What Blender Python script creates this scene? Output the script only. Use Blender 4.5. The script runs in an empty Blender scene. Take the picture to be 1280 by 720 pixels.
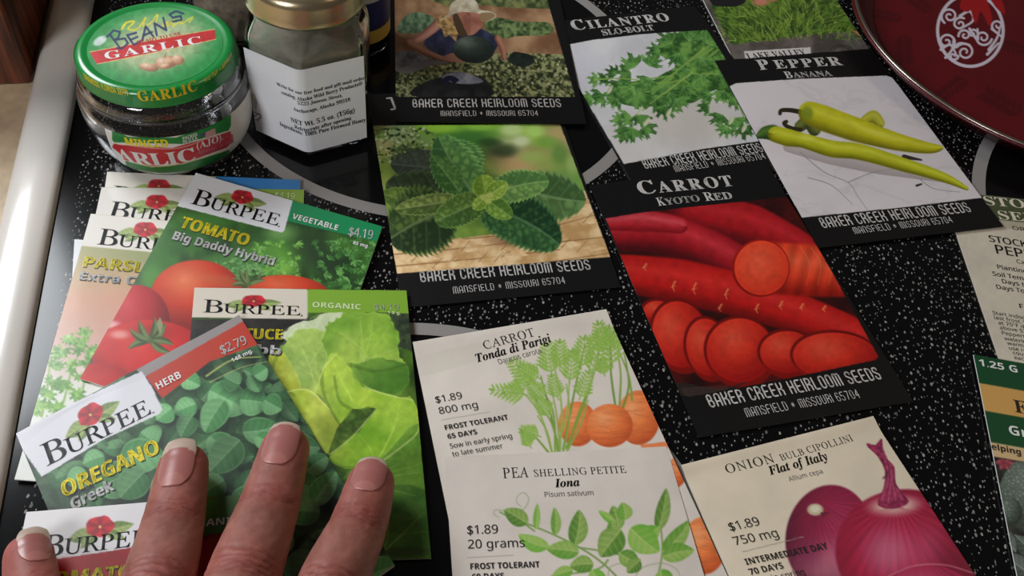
import bpy, bmesh, math, random
import numpy as np
from mathutils import Vector, Matrix

S = bpy.context.scene
C = S.collection
PI = math.pi

# ------------------------------------------------------------------ camera
FPX, PITCH, ROLL, CAMH = 1165.25, math.radians(49.886), math.radians(7.9735), 0.264
fw = np.array([0, math.cos(PITCH), -math.sin(PITCH)])
_r = np.array([1.0, 0, 0]); _u = np.cross(_r, fw)
rt = math.cos(ROLL) * _r + math.sin(ROLL) * _u
up = -math.sin(ROLL) * _r + math.cos(ROLL) * _u
EYE = np.array([0, 0, CAMH])
cd = bpy.data.cameras.new('camera'); cam = bpy.data.objects.new('camera', cd); C.objects.link(cam)
cd.sensor_width = 36; cd.lens = 36 * FPX / 1280; cd.clip_start = 0.01; cd.clip_end = 20
cam.matrix_world = Matrix(((rt[0], up[0], -fw[0], 0), (rt[1], up[1], -fw[1], 0), (rt[2], up[2], -fw[2], CAMH), (0, 0, 0, 1)))
S.camera = cam

# ------------------------------------------------------------------ light
S.view_settings.view_transform = 'Standard'
S.view_settings.look = 'None'
S.view_settings.gamma = 1
S.view_settings.use_curve_mapping = False
S.view_settings.exposure = 0.0
wd = bpy.data.worlds.new('world'); S.world = wd; wd.use_nodes = True
wd.node_tree.nodes['Background'].inputs[0].default_value = (0.95, 0.88, 0.82, 1)
wd.node_tree.nodes['Background'].inputs[1].default_value = 0.05


def area(name, loc, aim, size, power, col):
    l = bpy.data.lights.new(name, 'AREA'); l.shape = 'DISK'; l.size = size; l.energy = power; l.color = col
    o = bpy.data.objects.new(name, l); C.objects.link(o)
    o.location = loc
    o.rotation_euler = (Vector(aim) - Vector(loc)).to_track_quat('-Z', 'Y').to_euler()
    return o


area('window_light', (-0.60, 0.50, 0.48), (-0.14, 0.31, 0), 0.36, 5.2, (0.91, 0.96, 1.0))
area('front_fill_light', (-0.50, -0.52, 0.66), (-0.10, 0.30, 0), 0.32, 5.0, (0.94, 0.96, 1.0))  # soft fill added low at front left to brighten upright faces
area('kitchen_lamp', (0.95, 0.30, 1.20), (0.10, 0.25, 0), 0.30, 2.3, (1.0, 0.78, 0.52))


# ------------------------------------------------------------------ measuring
def proj(P):
    d = np.asarray(P, float) - EYE
    z = d @ fw
    return np.stack([640 + FPX * (d @ rt) / z, 360 - FPX * (d @ up) / z], -1)


def at(u, v, z=0.0):
    """the point at height z on the table seen at a measured photo position"""
    d = fw * FPX + rt * (u - 640) + up * (360 - v)
    return EYE + d * ((z - CAMH) / d[2])


# ------------------------------------------------------------------ materials
def lin(c):
    c = np.asarray(c, float) / 255.0
    return np.where(c <= 0.04045, c / 12.92, ((c + 0.055) / 1.055) ** 2.4)


MATS = {}


def mat(name, col, rough=0.5, metal=0.0, spec=0.5, bump=0.0, bscale=400.0, var=0.0, vscale=60.0, coat=0.0, trans=0.0, ior=1.5, sss=0.0):
    if name in MATS: return MATS[name]
    m = bpy.data.materials.new(name); m.use_nodes = True
    nt = m.node_tree; b = nt.nodes['Principled BSDF']
    l = lin(col) if max(col) > 1.001 else np.array(col, float)
    b.inputs['Base Color'].default_value = (*l, 1)
    b.inputs['Roughness'].default_value = rough
    b.inputs['Metallic'].default_value = metal
    b.inputs['Specular IOR Level'].default_value = spec
    b.inputs['Coat Weight'].default_value = coat
    b.inputs['Coat Roughness'].default_value = 0.08
    b.inputs['Transmission Weight'].default_value = trans
    b.inputs['IOR'].default_value = ior
    if sss:
        b.inputs['Subsurface Weight'].default_value = sss
        b.inputs['Subsurface Radius'].default_value = (0.006, 0.0025, 0.0015)
        b.inputs['Subsurface Scale'].default_value = 0.6
    tc = nt.nodes.new('ShaderNodeTexCoord')
    if bump:
        n = nt.nodes.new('ShaderNodeTexNoise'); n.inputs['Scale'].default_value = bscale; n.inputs['Detail'].default_value = 4
        bp = nt.nodes.new('ShaderNodeBump'); bp.inputs['Strength'].default_value = bump; bp.inputs['Distance'].default_value = 0.0006
        nt.links.new(tc.outputs['Object'], n.inputs['Vector'])
        nt.links.new(n.outputs['Fac'], bp.inputs['Height']); nt.links.new(bp.outputs['Normal'], b.inputs['Normal'])
    if var:
        n2 = nt.nodes.new('ShaderNodeTexNoise'); n2.inputs['Scale'].default_value = vscale; n2.inputs['Detail'].default_value = 6
        nt.links.new(tc.outputs['Object'], n2.inputs['Vector'])
        rp = nt.nodes.new('ShaderNodeValToRGB')
        rp.color_ramp.elements[0].position = 0.3; rp.color_ramp.elements[1].position = 0.7
        rp.color_ramp.elements[0].color = (*(l * (1 - var)), 1); rp.color_ramp.elements[1].color = (*np.minimum(l * (1 + var), 1), 1)
        nt.links.new(n2.outputs['Fac'], rp.inputs['Fac']); nt.links.new(rp.outputs['Color'], b.inputs['Base Color'])
    MATS[name] = m
    return m


def print_mat(name, rough, coat, bump=0.05, bscale=250):
    """printed paper: the ink colours are stored on the paper's points"""
    if name in MATS: return MATS[name]
    m = mat(name, (200, 200, 200), rough, coat=coat, bump=bump, bscale=bscale)
    nt = m.node_tree; a = nt.nodes.new('ShaderNodeAttribute'); a.attribute_name = 'ink'
    nt.links.new(a.outputs['Color'], nt.nodes['Principled BSDF'].inputs['Base Color'])
    return m


# ------------------------------------------------------------------ objects
def tag(o, label=None, cat=None, group=None, kind=None):
    if label: o['label'] = label
    if cat: o['category'] = cat
    if group: o['group'] = group
    if kind: o['kind'] = kind
    return o


def empty(name, loc=(0, 0, 0)):
    o = bpy.data.objects.new(name, None); C.objects.link(o); o.location = loc; o.empty_display_size = 0.01
    return o


def mesh(name, V, Fs, m, parent=None, smooth=False, col=None):
    """one mesh object; V in world metres, moved into the parent's frame"""
    V = np.asarray(V, float)
    if parent is not None: V = V - np.array(parent_loc(parent))
    me = bpy.data.meshes.new(name)
    if isinstance(Fs, np.ndarray) and Fs.ndim == 2:
        k = Fs.shape[1]
        me.vertices.add(len(V)); me.vertices.foreach_set('co', V.astype(np.float32).ravel())
        me.loops.add(Fs.size); me.loops.foreach_set('vertex_index', Fs.astype(np.int32).ravel())
        me.polygons.add(len(Fs)); me.polygons.foreach_set('loop_start', np.arange(0, Fs.size, k, dtype=np.int32))
        me.polygons.foreach_set('loop_total', np.full(len(Fs), k, np.int32))
        me.update(calc_edges=True)
    else:
        me.from_pydata([tuple(p) for p in V], [], [tuple(int(i) for i in f) for f in Fs])
        me.update()
    if smooth: me.polygons.foreach_set('use_smooth', np.ones(len(me.polygons), bool))
    if col is not None:
        ca = me.color_attributes.new('ink', 'FLOAT_COLOR', 'POINT')
        ca.data.foreach_set('color', np.c_[col, np.ones(len(col))].astype(np.float32).ravel())
    if m is not None:
        for mm in (m if isinstance(m, (list, tuple)) else [m]): me.materials.append(mm)
    o = bpy.data.objects.new(name, me); C.objects.link(o)
    if parent is not None: o.parent = parent
    return o


def parent_loc(p):
    l = Vector(p.location)
    while p.parent is not None:
        p = p.parent; l = l + Vector(p.location)
    return l


def lathe(prof, n=96, c=(0, 0)):
    """closed or open profile [(r, z)] turned round a vertical axis at c"""
    a = np.linspace(0, 2 * PI, n, endpoint=False)
    V = []; F = []
    for r, z in prof: V += [(c[0] + r * math.cos(t), c[1] + r * math.sin(t), z) for t in a]
    for i in range(len(prof) - 1):
        for j in range(n):
            k = (j + 1) % n
            F.append((i * n + j, i * n + k, (i + 1) * n + k, (i + 1) * n + j))
    return V, F


def smooth_line(pts, n=8, closed=False):
    P = np.asarray(pts, float); m = len(P); out = []
    rng = range(m if closed else m - 1)
    for i in rng:
        if closed: p0, p1, p2, p3 = P[(i - 1) % m], P[i], P[(i + 1) % m], P[(i + 2) % m]
        else: p0, p1, p2, p3 = P[max(i - 1, 0)], P[i], P[i + 1], P[min(i + 2, m - 1)]
        for t in np.linspace(0, 1, n, endpoint=False):
            out.append(0.5 * ((2 * p1) + (-p0 + p2) * t + (2 * p0 - 5 * p1 + 4 * p2 - p3) * t * t + (-p0 + 3 * p1 - 3 * p2 + p3) * t ** 3))
    if not closed: out.append(P[-1])
    return np.array(out)


# ------------------------------------------------------------------ lettering
STY = {'serifb': (0x1D400, 0x1D41A, 0x1D7CE), 'serif': (0x1D434, 0x1D44E, 0x1D7CE), 'serifbi': (0x1D468, 0x1D482, 0x1D7CE),
       'sans': (0x1D5A0, 0x1D5BA, 0x1D7E2), 'sansb': (0x1D5D4, 0x1D5EE, 0x1D7EC), 'sansi': (0x1D608, 0x1D622, 0x1D7E2)}


def styled(s, style):
    if style not in STY: return s
    U, L, D = STY[style]; out = ''
    for c in s:
        if 'A' <= c <= 'Z': out += chr(U + ord(c) - 65)
        elif 'a' <= c <= 'z': out += '\u210e' if (style == 'serif' and c == 'h') else chr(L + ord(c) - 97)
        elif c.isdigit(): out += chr(D + ord(c) - 48)
        else: out += c
    return out


_tc = {}


def glyphs(s, style, space=1.0):
    """flat outline mesh of a line of type, cap height 1, starting at x = 0"""
    key = (s, style, space)
    if key in _tc: return _tc[key]
    if style.startswith('deco'): r = deco(s, .085 if style == 'deco2' else .12)
    else:
        cu = bpy.data.curves.new('type', 'FONT'); cu.body = styled(s, style); cu.size = 1; cu.space_character = space
        cu.resolution_u = 3
        if style == 'serif': cu.shear = 0
        o = bpy.data.objects.new('type', cu)
        me = bpy.data.meshes.new_from_object(o)
        V = np.array([v.co[:2] for v in me.vertices]).reshape(-1, 2); F = [tuple(p.vertices) for p in me.polygons]
        bpy.data.meshes.remove(me); bpy.data.objects.remove(o); bpy.data.curves.remove(cu)
        if len(V):
            if style == 'serif': V[:, 0] -= V[:, 1] * 0.27
            V[:, 0] -= V[:, 0].min()
            V /= {'serifb': .69, 'serif': .67, 'serifbi': .67, 'sans': .714, 'sansb': .714, 'sansi': .714}.get(style, .70)
        r = (V, F)
    _tc[key] = r
    return r


# narrow rounded display capitals, drawn as pen strokes on a 0.42 x 1 body
def _arc(cx, cy, rx, ry, a0, a1, n=6):
    return [(cx + rx * math.cos(math.radians(a)), cy + ry * math.sin(math.radians(a))) for a in np.linspace(a0, a1, n)]


_w = .36
DECO = {
    'A': [[(0, 0), (0, .8)] + _arc(.16, .82, .16, .18, 180, 90, 4) + _arc(.2, .82, .16, .18, 90, 0, 4) + [(_w, 0)], [(0, .38), (_w, .38)]],
    'B': [[(0, .5), (0, .8)] + _arc(.15, .82, .15, .18, 180, 0, 7) + [(.3, .6), (.2, .5)], [(0, .5), (.24, .5), (_w, .38), (_w, .18)] + _arc(.18, .18, .18, .18, 0, -180, 7) + [(0, .5)]],
    'C': [[(_w, .78)] + _arc(.18, .82, .18, .18, 0, 180, 7) + [(0, .2)] + _arc(.18, .18, .18, .18, 180, 360, 7) + [(_w, .24)]],
    'D': [[(0, 0), (0, 1), (.18, 1)] + _arc(.18, .8, .18, .2, 90, 0, 5) + [(_w, .2)] + _arc(.18, .2, .18, .2, 0, -90, 5) + [(0, 0)]],
    'E': [[(_w, 1), (.1, 1), (0, .9), (0, .1), (.1, 0), (_w, 0)], [(0, .5), (.3, .5)]],
    'F': [[(_w, 1), (.1, 1), (0, .9), (0, 0)], [(0, .5), (.3, .5)]],
    'H': [[(0, 0), (0, 1)], [(_w, 0), (_w, 1)], [(0, .5), (_w, .5)]],
    'I': [[(0, 0), (0, 1)]],
    'K': [[(0, 0), (0, 1)], [(_w, 1), (_w, .7), (.24, .5), (0, .5)], [(.24, .5), (_w, .34), (_w, 0)]],
    'L': [[(0, 1), (0, .1), (.1, 0), (.34, 0)]],
    'M': [[(0, 0), (0, .84)] + _arc(.13, .84, .13, .16, 180, 0, 6) + [(.26, 0)], [(.26, .84)] + _arc(.39, .84, .13, .16, 180, 0, 6) + [(.52, 0)]],
    'N': [[(0, 0), (0, 1)], [(0, .8)] + _arc(.18, .82, .18, .18, 180, 0, 7) + [(_w, 0)]],
    'O': [[(0, .2), (0, .8)] + _arc(.18, .82, .18, .18, 180, 0, 7) + [(_w, .2)] + _arc(.18, .18, .18, .18, 0, -180, 7)],
    'R': [[(0, 0), (0, 1), (.18, 1)] + _arc(.18, .76, .18, .24, 90, -40, 6) + [(.18, .5), (.02, .45)], [(.2, .5), (_w, .36), (_w, 0)]],
    'S': [[(_w, .8)] + _arc(.18, .82, .18, .18, 0, 180, 7) + [(0, .66), (_w, .38), (_w, .18)] + _arc(.18, .18, .18, .18, 0, -180, 7) + [(0, .24)]],
    'U': [[(0, 1), (0, .2)] + _arc(.18, .18, .18, .18, 180, 360, 7) + [(_w, 1)]],
    '6': [[(.32, .84)] + _arc(.18, .82, .18, .18, 20, 180, 6) + [(0, .2)] + _arc(.18, .18, .18, .18, 180, 360, 7) + [(_w, .4)] + _arc(.18, .4, .18, .16, 0, 180, 6)],
    '5': [[(_w, 1), (0, 1), (0, .58), (.2, .6), (_w, .44), (_w, .18)] + _arc(.18, .18, .18, .18, 0, -180, 7)],
    '7': [[(0, 1), (_w, 1), (.12, 0)]],
    '0': [[(0, .2), (0, .8)] + _arc(.18, .82, .18, .18, 180, 0, 7) + [(_w, .2)] + _arc(.18, .18, .18, .18, 0, -180, 7)],
    '4': [[(.28, 0), (.28, 1), (0, .34), (_w, .34)]],
    ']': [[(0, 1), (.2, 1), (.2, 0), (0, 0)]],
}


def pen(lines, th):
    V = []; F = []
    for L in lines:
        L = [np.array(p, float) for p in L]
        for a, b in zip(L[:-1], L[1:]):
            d = b - a; n = np.hypot(*d)
            if n < 1e-6: continue
            q = np.array([-d[1], d[0]]) / n * th / 2
            k = len(V); V += [a - q, b - q, b + q, a + q]; F.append((k, k + 1, k + 2, k + 3))
        for p in L:
            k = len(V); V += [p + th / 2 * np.array([math.cos(t), math.sin(t)]) for t in np.linspace(0, 2 * PI, 8, endpoint=False)]
            F.append(tuple(range(k, k + 8)))
    return V, F


def deco(s, th=.12):
    x = 0.06; V = []; F = []
    for c in s:
        if c == ' ': x += .34; continue
        if c == '*':
            L = [[(.2 + .2 * math.cos(t), .5 + .26 * math.sin(t)), (.2 - .2 * math.cos(t), .5 - .26 * math.sin(t))] for t in np.linspace(0, PI, 4, endpoint=False)]
            v, f = pen(L, .045); w = .4
        else:
            L = DECO[c]; v, f = pen([[(p[0], p[1] * .9 + .05) for p in l] for l in L], th); w = max(p[0] for l in L for p in l)
        k = len(V); V += [(p[0] + x, p[1]) for p in v]; F += [tuple(i + k for i in g) for g in f]
        x += w + .25
    return np.array(V), F


def letters(name, m, parent, items, fn, fine=0):
    """items: (V2, F) already placed on a flat sheet; fn carries the sheet to the surface"""
    Vs = []; Fs = []; k = 0
    for V, F in items:
        Vs.append(V); Fs += [tuple(i + k for i in f) for f in F]; k += len(V)
    if not Vs: return None
    V = np.concatenate(Vs)
    if fine:                                     # short edges, so that the type bends with a curved surface
        bm = bmesh.new(); bv = [bm.verts.new((*p, 0)) for p in V]
        for f in Fs:
            try: bm.faces.new([bv[i] for i in f])
            except ValueError: pass
        bmesh.ops.triangulate(bm, faces=bm.faces[:])
        for _ in range(5):
            E = [e for e in bm.edges if e.calc_length() > fine]
            if not E: break
            bmesh.ops.subdivide_edges(bm, edges=E, cuts=1); bmesh.ops.triangulate(bm, faces=[f for f in bm.faces if len(f.verts) > 3])
        bm.verts.index_update(); V = np.array([v.co[:2] for v in bm.verts]); Fs = [tuple(v.index for v in f.verts) for f in bm.faces]; bm.free()
    return mesh(name, fn(V), Fs, m, parent)


# ------------------------------------------------------------------ printing: seed packets
def vnoise(x, y, seed=0):
    xi = np.floor(x).astype(np.int64); yi = np.floor(y).astype(np.int64); fx = x - xi; fy = y - yi
    fx = fx * fx * (3 - 2 * fx); fy = fy * fy * (3 - 2 * fy)

    def h(a, b):
        n = (a * 374761393 + b * 668265263 + seed * 974711) & 0x7fffffff
        n = ((n ^ (n >> 13)) * 1274126177) & 0x7fffffff
        return ((n ^ (n >> 16)) & 0xffff) / 65535.0
    return (h(xi, yi) * (1 - fx) + h(xi + 1, yi) * fx) * (1 - fy) + (h(xi, yi + 1) * (1 - fx) + h(xi + 1, yi + 1) * fx) * fy


def fbm(x, y, seed=0, o=4):
    s = 0; a = .5; t = 0
    for i in range(o):
        s = s + a * vnoise(x, y, seed + i * 17); t += a; a *= .55; x = x * 2.03; y = y * 2.03
    return s / t


def worley(x, y, seed=0):
    xi = np.floor(x).astype(np.int64); yi = np.floor(y).astype(np.int64)
    f1 = np.full(x.shape, 9.0); f2 = f1.copy()
    for i in (-1, 0, 1):
        for j in (-1, 0, 1):
            a = xi + i; b = yi + j

            def h(k):
                n = (a * 374761393 + b * 668265263 + (seed * 31 + k) * 974711) & 0x7fffffff
                n = ((n ^ (n >> 13)) * 1274126177) & 0x7fffffff
                return ((n ^ (n >> 16)) & 0xffff) / 65535.0
            d = np.hypot(x - a - h(1), y - b - h(2))
            f2 = np.where(d < f1, f1, np.minimum(f2, d)); f1 = np.minimum(f1, d)
    return f1, f2


ENV = {}


class Packet:
    """a paper seed packet: corner points on the pile, a slightly pillowed front, ink printed on it"""

    def __init__(s, label, group, corners, res=3.2, bulge=.3, gain=1.0, kind='gloss', crimp=0.0, seed=1, thick=.45, flap=0):
        s.c = {k: np.array(v, float) for k, v in corners.items()}
        s.bulge = bulge * 1e-3; s.gain = gain; s.seed = seed; s.crimp = crimp * 1e-3; s.kind = kind; s.thick = thick * 1e-3; s.flap = flap * 1e-3
        c = s.c
        s.W = (np.linalg.norm(c['TR'] - c['TL']) + np.linalg.norm(c['BR'] - c['BL'])) / 2
        s.H = (np.linalg.norm(c['BL'] - c['TL']) + np.linalg.norm(c['BR'] - c['TR'])) / 2
        base = c['BL'].copy(); base[2] = 0
        s.root = tag(empty('seed_packet', base), label, 'seed packet', group)
        s.nx, s.ny = int(s.W * 1000 * res), int(s.H * 1000 * res)
        X, Y = np.meshgrid((np.arange(s.nx * 2 + 2) - .5) / (2 * s.nx), (np.arange(s.ny * 2 + 2) - .5) / (2 * s.ny))
        s.X, s.Y = X, Y
        UV = proj(s.map(X, Y)); s.U, s.V = UV[..., 0], UV[..., 1]
        s.img = np.zeros(X.shape + (3,)); s.clip = None
        s.text = {}

    def map(s, a, b):
        a = np.asarray(a, float)[..., None]; b = np.asarray(b, float)[..., None]; c = s.c
        P = (c['TL'] * (1 - a) + c['TR'] * a) * (1 - b) + (c['BL'] * (1 - a) + c['BR'] * a) * b
        a = np.clip(a[..., 0], 0, 1); b = np.clip(b[..., 0], 0, 1)
        z = s.bulge * (16 * a * (1 - a) * b * (1 - b)) ** .7
        z = z + s.flap * np.exp(-(b / .05) ** 2)
        if s.crimp:
            e = np.exp(-np.minimum(b, 1 - b) / .06)
            z = z + s.crimp * ((vnoise(a * 9, b * 6, s.seed) - .3) * (.25 + e))
        P[..., 2] += z
        return P

    def uv(s, pts):
        """packet coordinates of points measured in the photograph"""
        pts = np.atleast_2d(np.asarray(pts, float))
        u_, v_ = s.U[::8, ::8].ravel(), s.V[::8, ::8].ravel(); x_, y_ = s.X[::8, ::8].ravel(), s.Y[::8, ::8].ravel()
        i_ = [int(np.argmin((u_ - p[0]) ** 2 + (v_ - p[1]) ** 2)) for p in pts]; q = np.stack([x_[i_], y_[i_]], -1)
        for _ in range(12):
            r = proj(s.map(q[:, 0], q[:, 1])) - pts
            du = (proj(s.map(q[:, 0] + 1e-4, q[:, 1])) - pts - r) / 1e-4; dv = (proj(s.map(q[:, 0], q[:, 1] + 1e-4)) - pts - r) / 1e-4
            det = du[:, 0] * dv[:, 1] - du[:, 1] * dv[:, 0]
            q = q - np.stack([(r[:, 0] * dv[:, 1] - r[:, 1] * dv[:, 0]), (du[:, 0] * r[:, 1] - du[:, 1] * r[:, 0])], -1) / det[:, None]
        return q

    # ---- ink
    def win(s, x0, y0, x1, y1):
        st = 6
        m = (s.U[::st, ::st] > x0 - 14) & (s.U[::st, ::st] < x1 + 14) & (s.V[::st, ::st] > y0 - 14) & (s.V[::st, ::st] < y1 + 14)
        r = np.where(m.any(1))[0]; c = np.where(m.any(0))[0]
        if not len(r): return None
        return (slice(max(r[0] * st - st, 0), r[-1] * st + st + 1), slice(max(c[0] * st - st, 0), c[-1] * st + st + 1))

    def put(s, w, al, col):
        al = np.clip(al, 0, 1)
        if s.clip is not None: al = al * s.clip[w]
        if callable(col): col = col(s.U[w], s.V[w])
        col = np.asarray(col, float)
        s.img[w] = s.img[w] * (1 - al[..., None]) + col * al[..., None]

    def inside(s, w, pts):
        x = s.U[w]; y = s.V[w]; r = np.zeros(x.shape, bool); n = len(pts)
        for i in range(n):
            x1, y1 = pts[i]; x2, y2 = pts[(i + 1) % n]
            if y1 == y2: continue
            r ^= ((y1 > y) != (y2 > y)) & (x < (x2 - x1) * (y - y1) / (y2 - y1) + x1)
        return r

    def poly(s, pts, col, a=1.0, smooth=0):
        P = np.asarray(pts, float)
        if smooth: P = smooth_line(P, smooth, True)
        w = s.win(*P.min(0), *P.max(0))
        if w is None: return
        s.put(w, s.inside(w, P) * a, col)

    def setclip(s, pts=None):
        if pts is None: s.clip = None; return
        s.clip = s.inside((slice(None), slice(None)), np.asarray(pts, float)).astype(float)

    def fill(s, col, a=1.0):
        w = (slice(None), slice(None)); s.put(w, np.full(s.U.shape, a), col)

    def blob(s, cx, cy, rx, ry, col, a=1.0, ang=0, soft=1.0):
        R = max(rx, ry) * (1.0 + soft)
        w = s.win(cx - R, cy - R, cx + R, cy + R)
        if w is None: return
        t = math.radians(ang); x = s.U[w] - cx; y = s.V[w] - cy
        d = np.hypot((x * math.cos(t) + y * math.sin(t)) / rx, (-x * math.sin(t) + y * math.cos(t)) / ry)
        k = np.clip((1 + soft * .5 - d) / soft, 0, 1)
        s.put(w, a * k * k * (3 - 2 * k), col)

    def ball(s, cx, cy, rx, ry, lo, mid, hi, ang=0, lx=-.35, ly=-.4, soft=.04, a=1, hot=None, tex=None):
        R = max(rx, ry) * 1.1
        w = s.win(cx - R, cy - R, cx + R, cy + R)
        if w is None: return
        t = math.radians(ang); x = s.U[w] - cx; y = s.V[w] - cy
        p = (x * math.cos(t) + y * math.sin(t)) / rx; q = (-x * math.sin(t) + y * math.cos(t)) / ry
        d = np.hypot(p, q); e = np.hypot(p - lx, q - ly) / 1.35
        k = np.clip(e, 0, 1)[..., None]
        lo, mid, hi = (np.array(c, float) for c in (lo, mid, hi))
        col = np.where(k < .5, hi + (mid - hi) * k * 2, mid + (lo - mid) * (k * 2 - 1))
        if tex is not None: col = col * tex(p, q, s.U[w], s.V[w])[..., None]
        s.put(w, a * np.clip((1 - d) / soft + .5, 0, 1), np.clip(col, 0, 255))
        if hot: s.blob(cx + hot[0], cy + hot[1], hot[2], hot[3], hot[4], hot[5], soft=1.4)

    def tube(s, pts, wid, lo, mid, hi, tex=None, off=-.35, a=1):
        """round thing seen along its length: pts the axis, wid half widths"""
        P = smooth_line(pts, 10); W = np.interp(np.linspace(0, 1, len(P)), np.linspace(0, 1, len(wid)), wid)
        m = max(wid)
        w = s.win(*(P.min(0) - m), *(P.max(0) + m))
        if w is None: return
        x = s.U[w]; y = s.V[w]; best = np.full(x.shape, 1e9); sd = np.zeros(x.shape); al = np.zeros(x.shape)
        L = np.r_[0, np.cumsum(np.hypot(*np.diff(P, axis=0).T))]
        for i in range(len(P) - 1):
            d = P[i + 1] - P[i]; n2 = d @ d
            if n2 < 1e-9: continue
            t = np.clip(((x - P[i, 0]) * d[0] + (y - P[i, 1]) * d[1]) / n2, 0, 1)
            ex = x - P[i, 0] - t * d[0]; ey = y - P[i, 1] - t * d[1]
            r = np.hypot(ex, ey) / (W[i] + (W[i + 1] - W[i]) * t)
            g = np.sign(d[0] * ey - d[1] * ex) * r
            b = r < best; best = np.where(b, r, best); sd = np.where(b, g, sd); al = np.where(b, L[i] + t * math.sqrt(n2), al)
        k = np.clip(np.abs(sd - off) / 1.2, 0, 1)[..., None]
        lo, mid, hi = (np.array(c, float) for c in (lo, mid, hi))
        col = np.where(k < .5, hi + (mid - hi) * k * 2, mid + (lo - mid) * (k * 2 - 1))
        if tex is not None: col = col * tex(al, sd)[..., None]
        s.put(w, a * np.clip((1 - best) * 8 + .5, 0, 1), np.clip(col, 0, 255))

    def stroke(s, pts, w0, w1, col, a=1.0, sm=6):
        P = smooth_line(pts, sm) if sm and len(pts) > 2 else np.asarray(pts, float)
        m = max(w0, w1)
        w = s.win(*(P.min(0) - m), *(P.max(0) + m))
        if w is None: return
        x = s.U[w]; y = s.V[w]; al = np.zeros(x.shape); n = len(P) - 1
        for i in range(n):
            d = P[i + 1] - P[i]; n2 = d @ d
            if n2 < 1e-9: continue
            t = np.clip(((x - P[i, 0]) * d[0] + (y - P[i, 1]) * d[1]) / n2, 0, 1)
            r = np.hypot(x - P[i, 0] - t * d[0], y - P[i, 1] - t * d[1])
            hw = (w0 + (w1 - w0) * (i + t) / n) / 2
            al = np.maximum(al, np.clip((hw - r) * 2.5 + .5, 0, 1))
        s.put(w, al * a, col)

    def leaf(s, base, tip, width, lo, hi, vein=None, bend=0.0, teeth=0, nv=6, p=.8, fat=1.0, quilt=0, seed=0, a=1.0, tooth=.09, edge=None, veinw=.06, vk=.6, qk=.9):
        B = np.array(base, float); T = np.array(tip, float); d = T - B; L = np.hypot(*d); d = d / L; n = np.array([-d[1], d[0]])
        R = max(L * .62, width) + abs(bend) * L; M = (B + T) / 2
        w = s.win(*(M - R), *(M + R))
        if w is None: return
        x = s.U[w] - B[0]; y = s.V[w] - B[1]
        al = (x * d[0] + y * d[1]) / L; ac = (x * n[0] + y * n[1])
        ac = ac - bend * L * 4 * np.clip(al, 0, 1) * (1 - np.clip(al, 0, 1))
        k = np.clip(al, 0, 1)
        hw = width / 2 * np.sin(PI * np.clip(k, 1e-4, 1) ** p) ** fat
        if teeth:
            f = (k * teeth) % 1.0
            hw = hw * (1 + tooth * (1 - 2 * f)) + tooth * .15 * width * (vnoise(k * teeth * 2, np.sign(ac), seed) - .5)
        ok = (al > 0) & (al < 1)
        r = np.abs(ac) / np.maximum(hw, 1e-3)
        m = np.clip((1 - r) * np.maximum(hw, 1) * .8 + .5, 0, 1) * ok
        lo, hi = np.array(lo, float), np.array(hi, float)
        sh = .5 + .5 * np.sign(ac) * .55 + .35 * (fbm(s.U[w] / 14, s.V[w] / 14, seed + 3) - .5) - .25 * r ** 3
        if nv:
            ph = (al * nv - .75 * np.abs(ac) / (width / 2 + 1e-6) * nv * .28) % 1.0
            sh = sh + .28 * (ph - .5)
        if quilt:
            f1, f2 = worley(s.U[w] / quilt, s.V[w] / quilt, seed)
            sh = sh + qk * ((f2 - f1) - .46)
        sh = np.clip(sh, 0, 1)[..., None]
        col = lo + (hi - lo) * sh
        if vein is not None:
            v = np.clip(1 - np.abs(ac) / (veinw * width * (1 - .7 * k) + .3), 0, 1)
            if nv: v = np.maximum(v, vk * np.clip(1 - np.minimum(ph, 1 - ph) / .09, 0, 1) * (r < .93))
            v = v[..., None]; col = col * (1 - v * .8) + np.array(vein, float) * v * .8
        if edge is not None:
            v = np.clip((r - .84) / .12, 0, 1)[..., None] * .75; col = col * (1 - v) + np.array(edge, float) * v
        s.put(w, m * a, np.clip(col, 0, 255))

    def noise(s, amp, scale, seed=0, pts=None, o=4):
        w = (slice(None), slice(None))
        m = np.ones(s.U.shape) if pts is None else s.inside(w, np.asarray(pts, float)).astype(float)
        if s.clip is not None: m = m * s.clip
        f = 1 + amp * 2 * (fbm(s.U / scale, s.V / scale, seed, o) - .5) * m
        s.img = np.clip(s.img * f[..., None], 0, 255)

    # ---- lettering
    def say(s, part, ink, body, p0, p1, h, style='sansb', space=1.0, bold=0.0, shadow=None, upv=None, natural=None):
        """a printed line from p0 to p1 (baseline ends), capitals h tall, all measured in the photograph"""
        p0 = np.array(p0, float); p1 = np.array(p1, float); d = (p1 - p0) / np.hypot(*(p1 - p0))
        u = np.array(upv, float) / np.hypot(*upv) if upv is not None else np.array([d[1], -d[0]])
        q = s.uv([p0, p1, p0 + u * h]) * [s.W, s.H]
        A, B, T = q
        V, F = glyphs(body, style, space)
        if not len(V): return
        e = (B - A); wd = V[:, 0].max()
        if natural: e = e / np.linalg.norm(e) * np.linalg.norm(T - A) * natural * wd
        f = np.array([e[1], -e[0]]) / np.linalg.norm(e) * abs(np.cross((T - A), e) / np.linalg.norm(e))
        P = A + V[:, :1] / wd * e + V[:, 1:2] * f
        sd = s.text.setdefault((part, shadow), []) if shadow else None
        it = s.text.setdefault((part, ink), [])
        if shadow:
            sd.append((P + e / np.linalg.norm(e) * .0003 - f / np.linalg.norm(f) * .0004, F))
        it.append((P, F))
        if bold:
            for k in (-1, 1): it.append((P + e / np.linalg.norm(e) * bold * k * np.linalg.norm(f), F))

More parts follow.
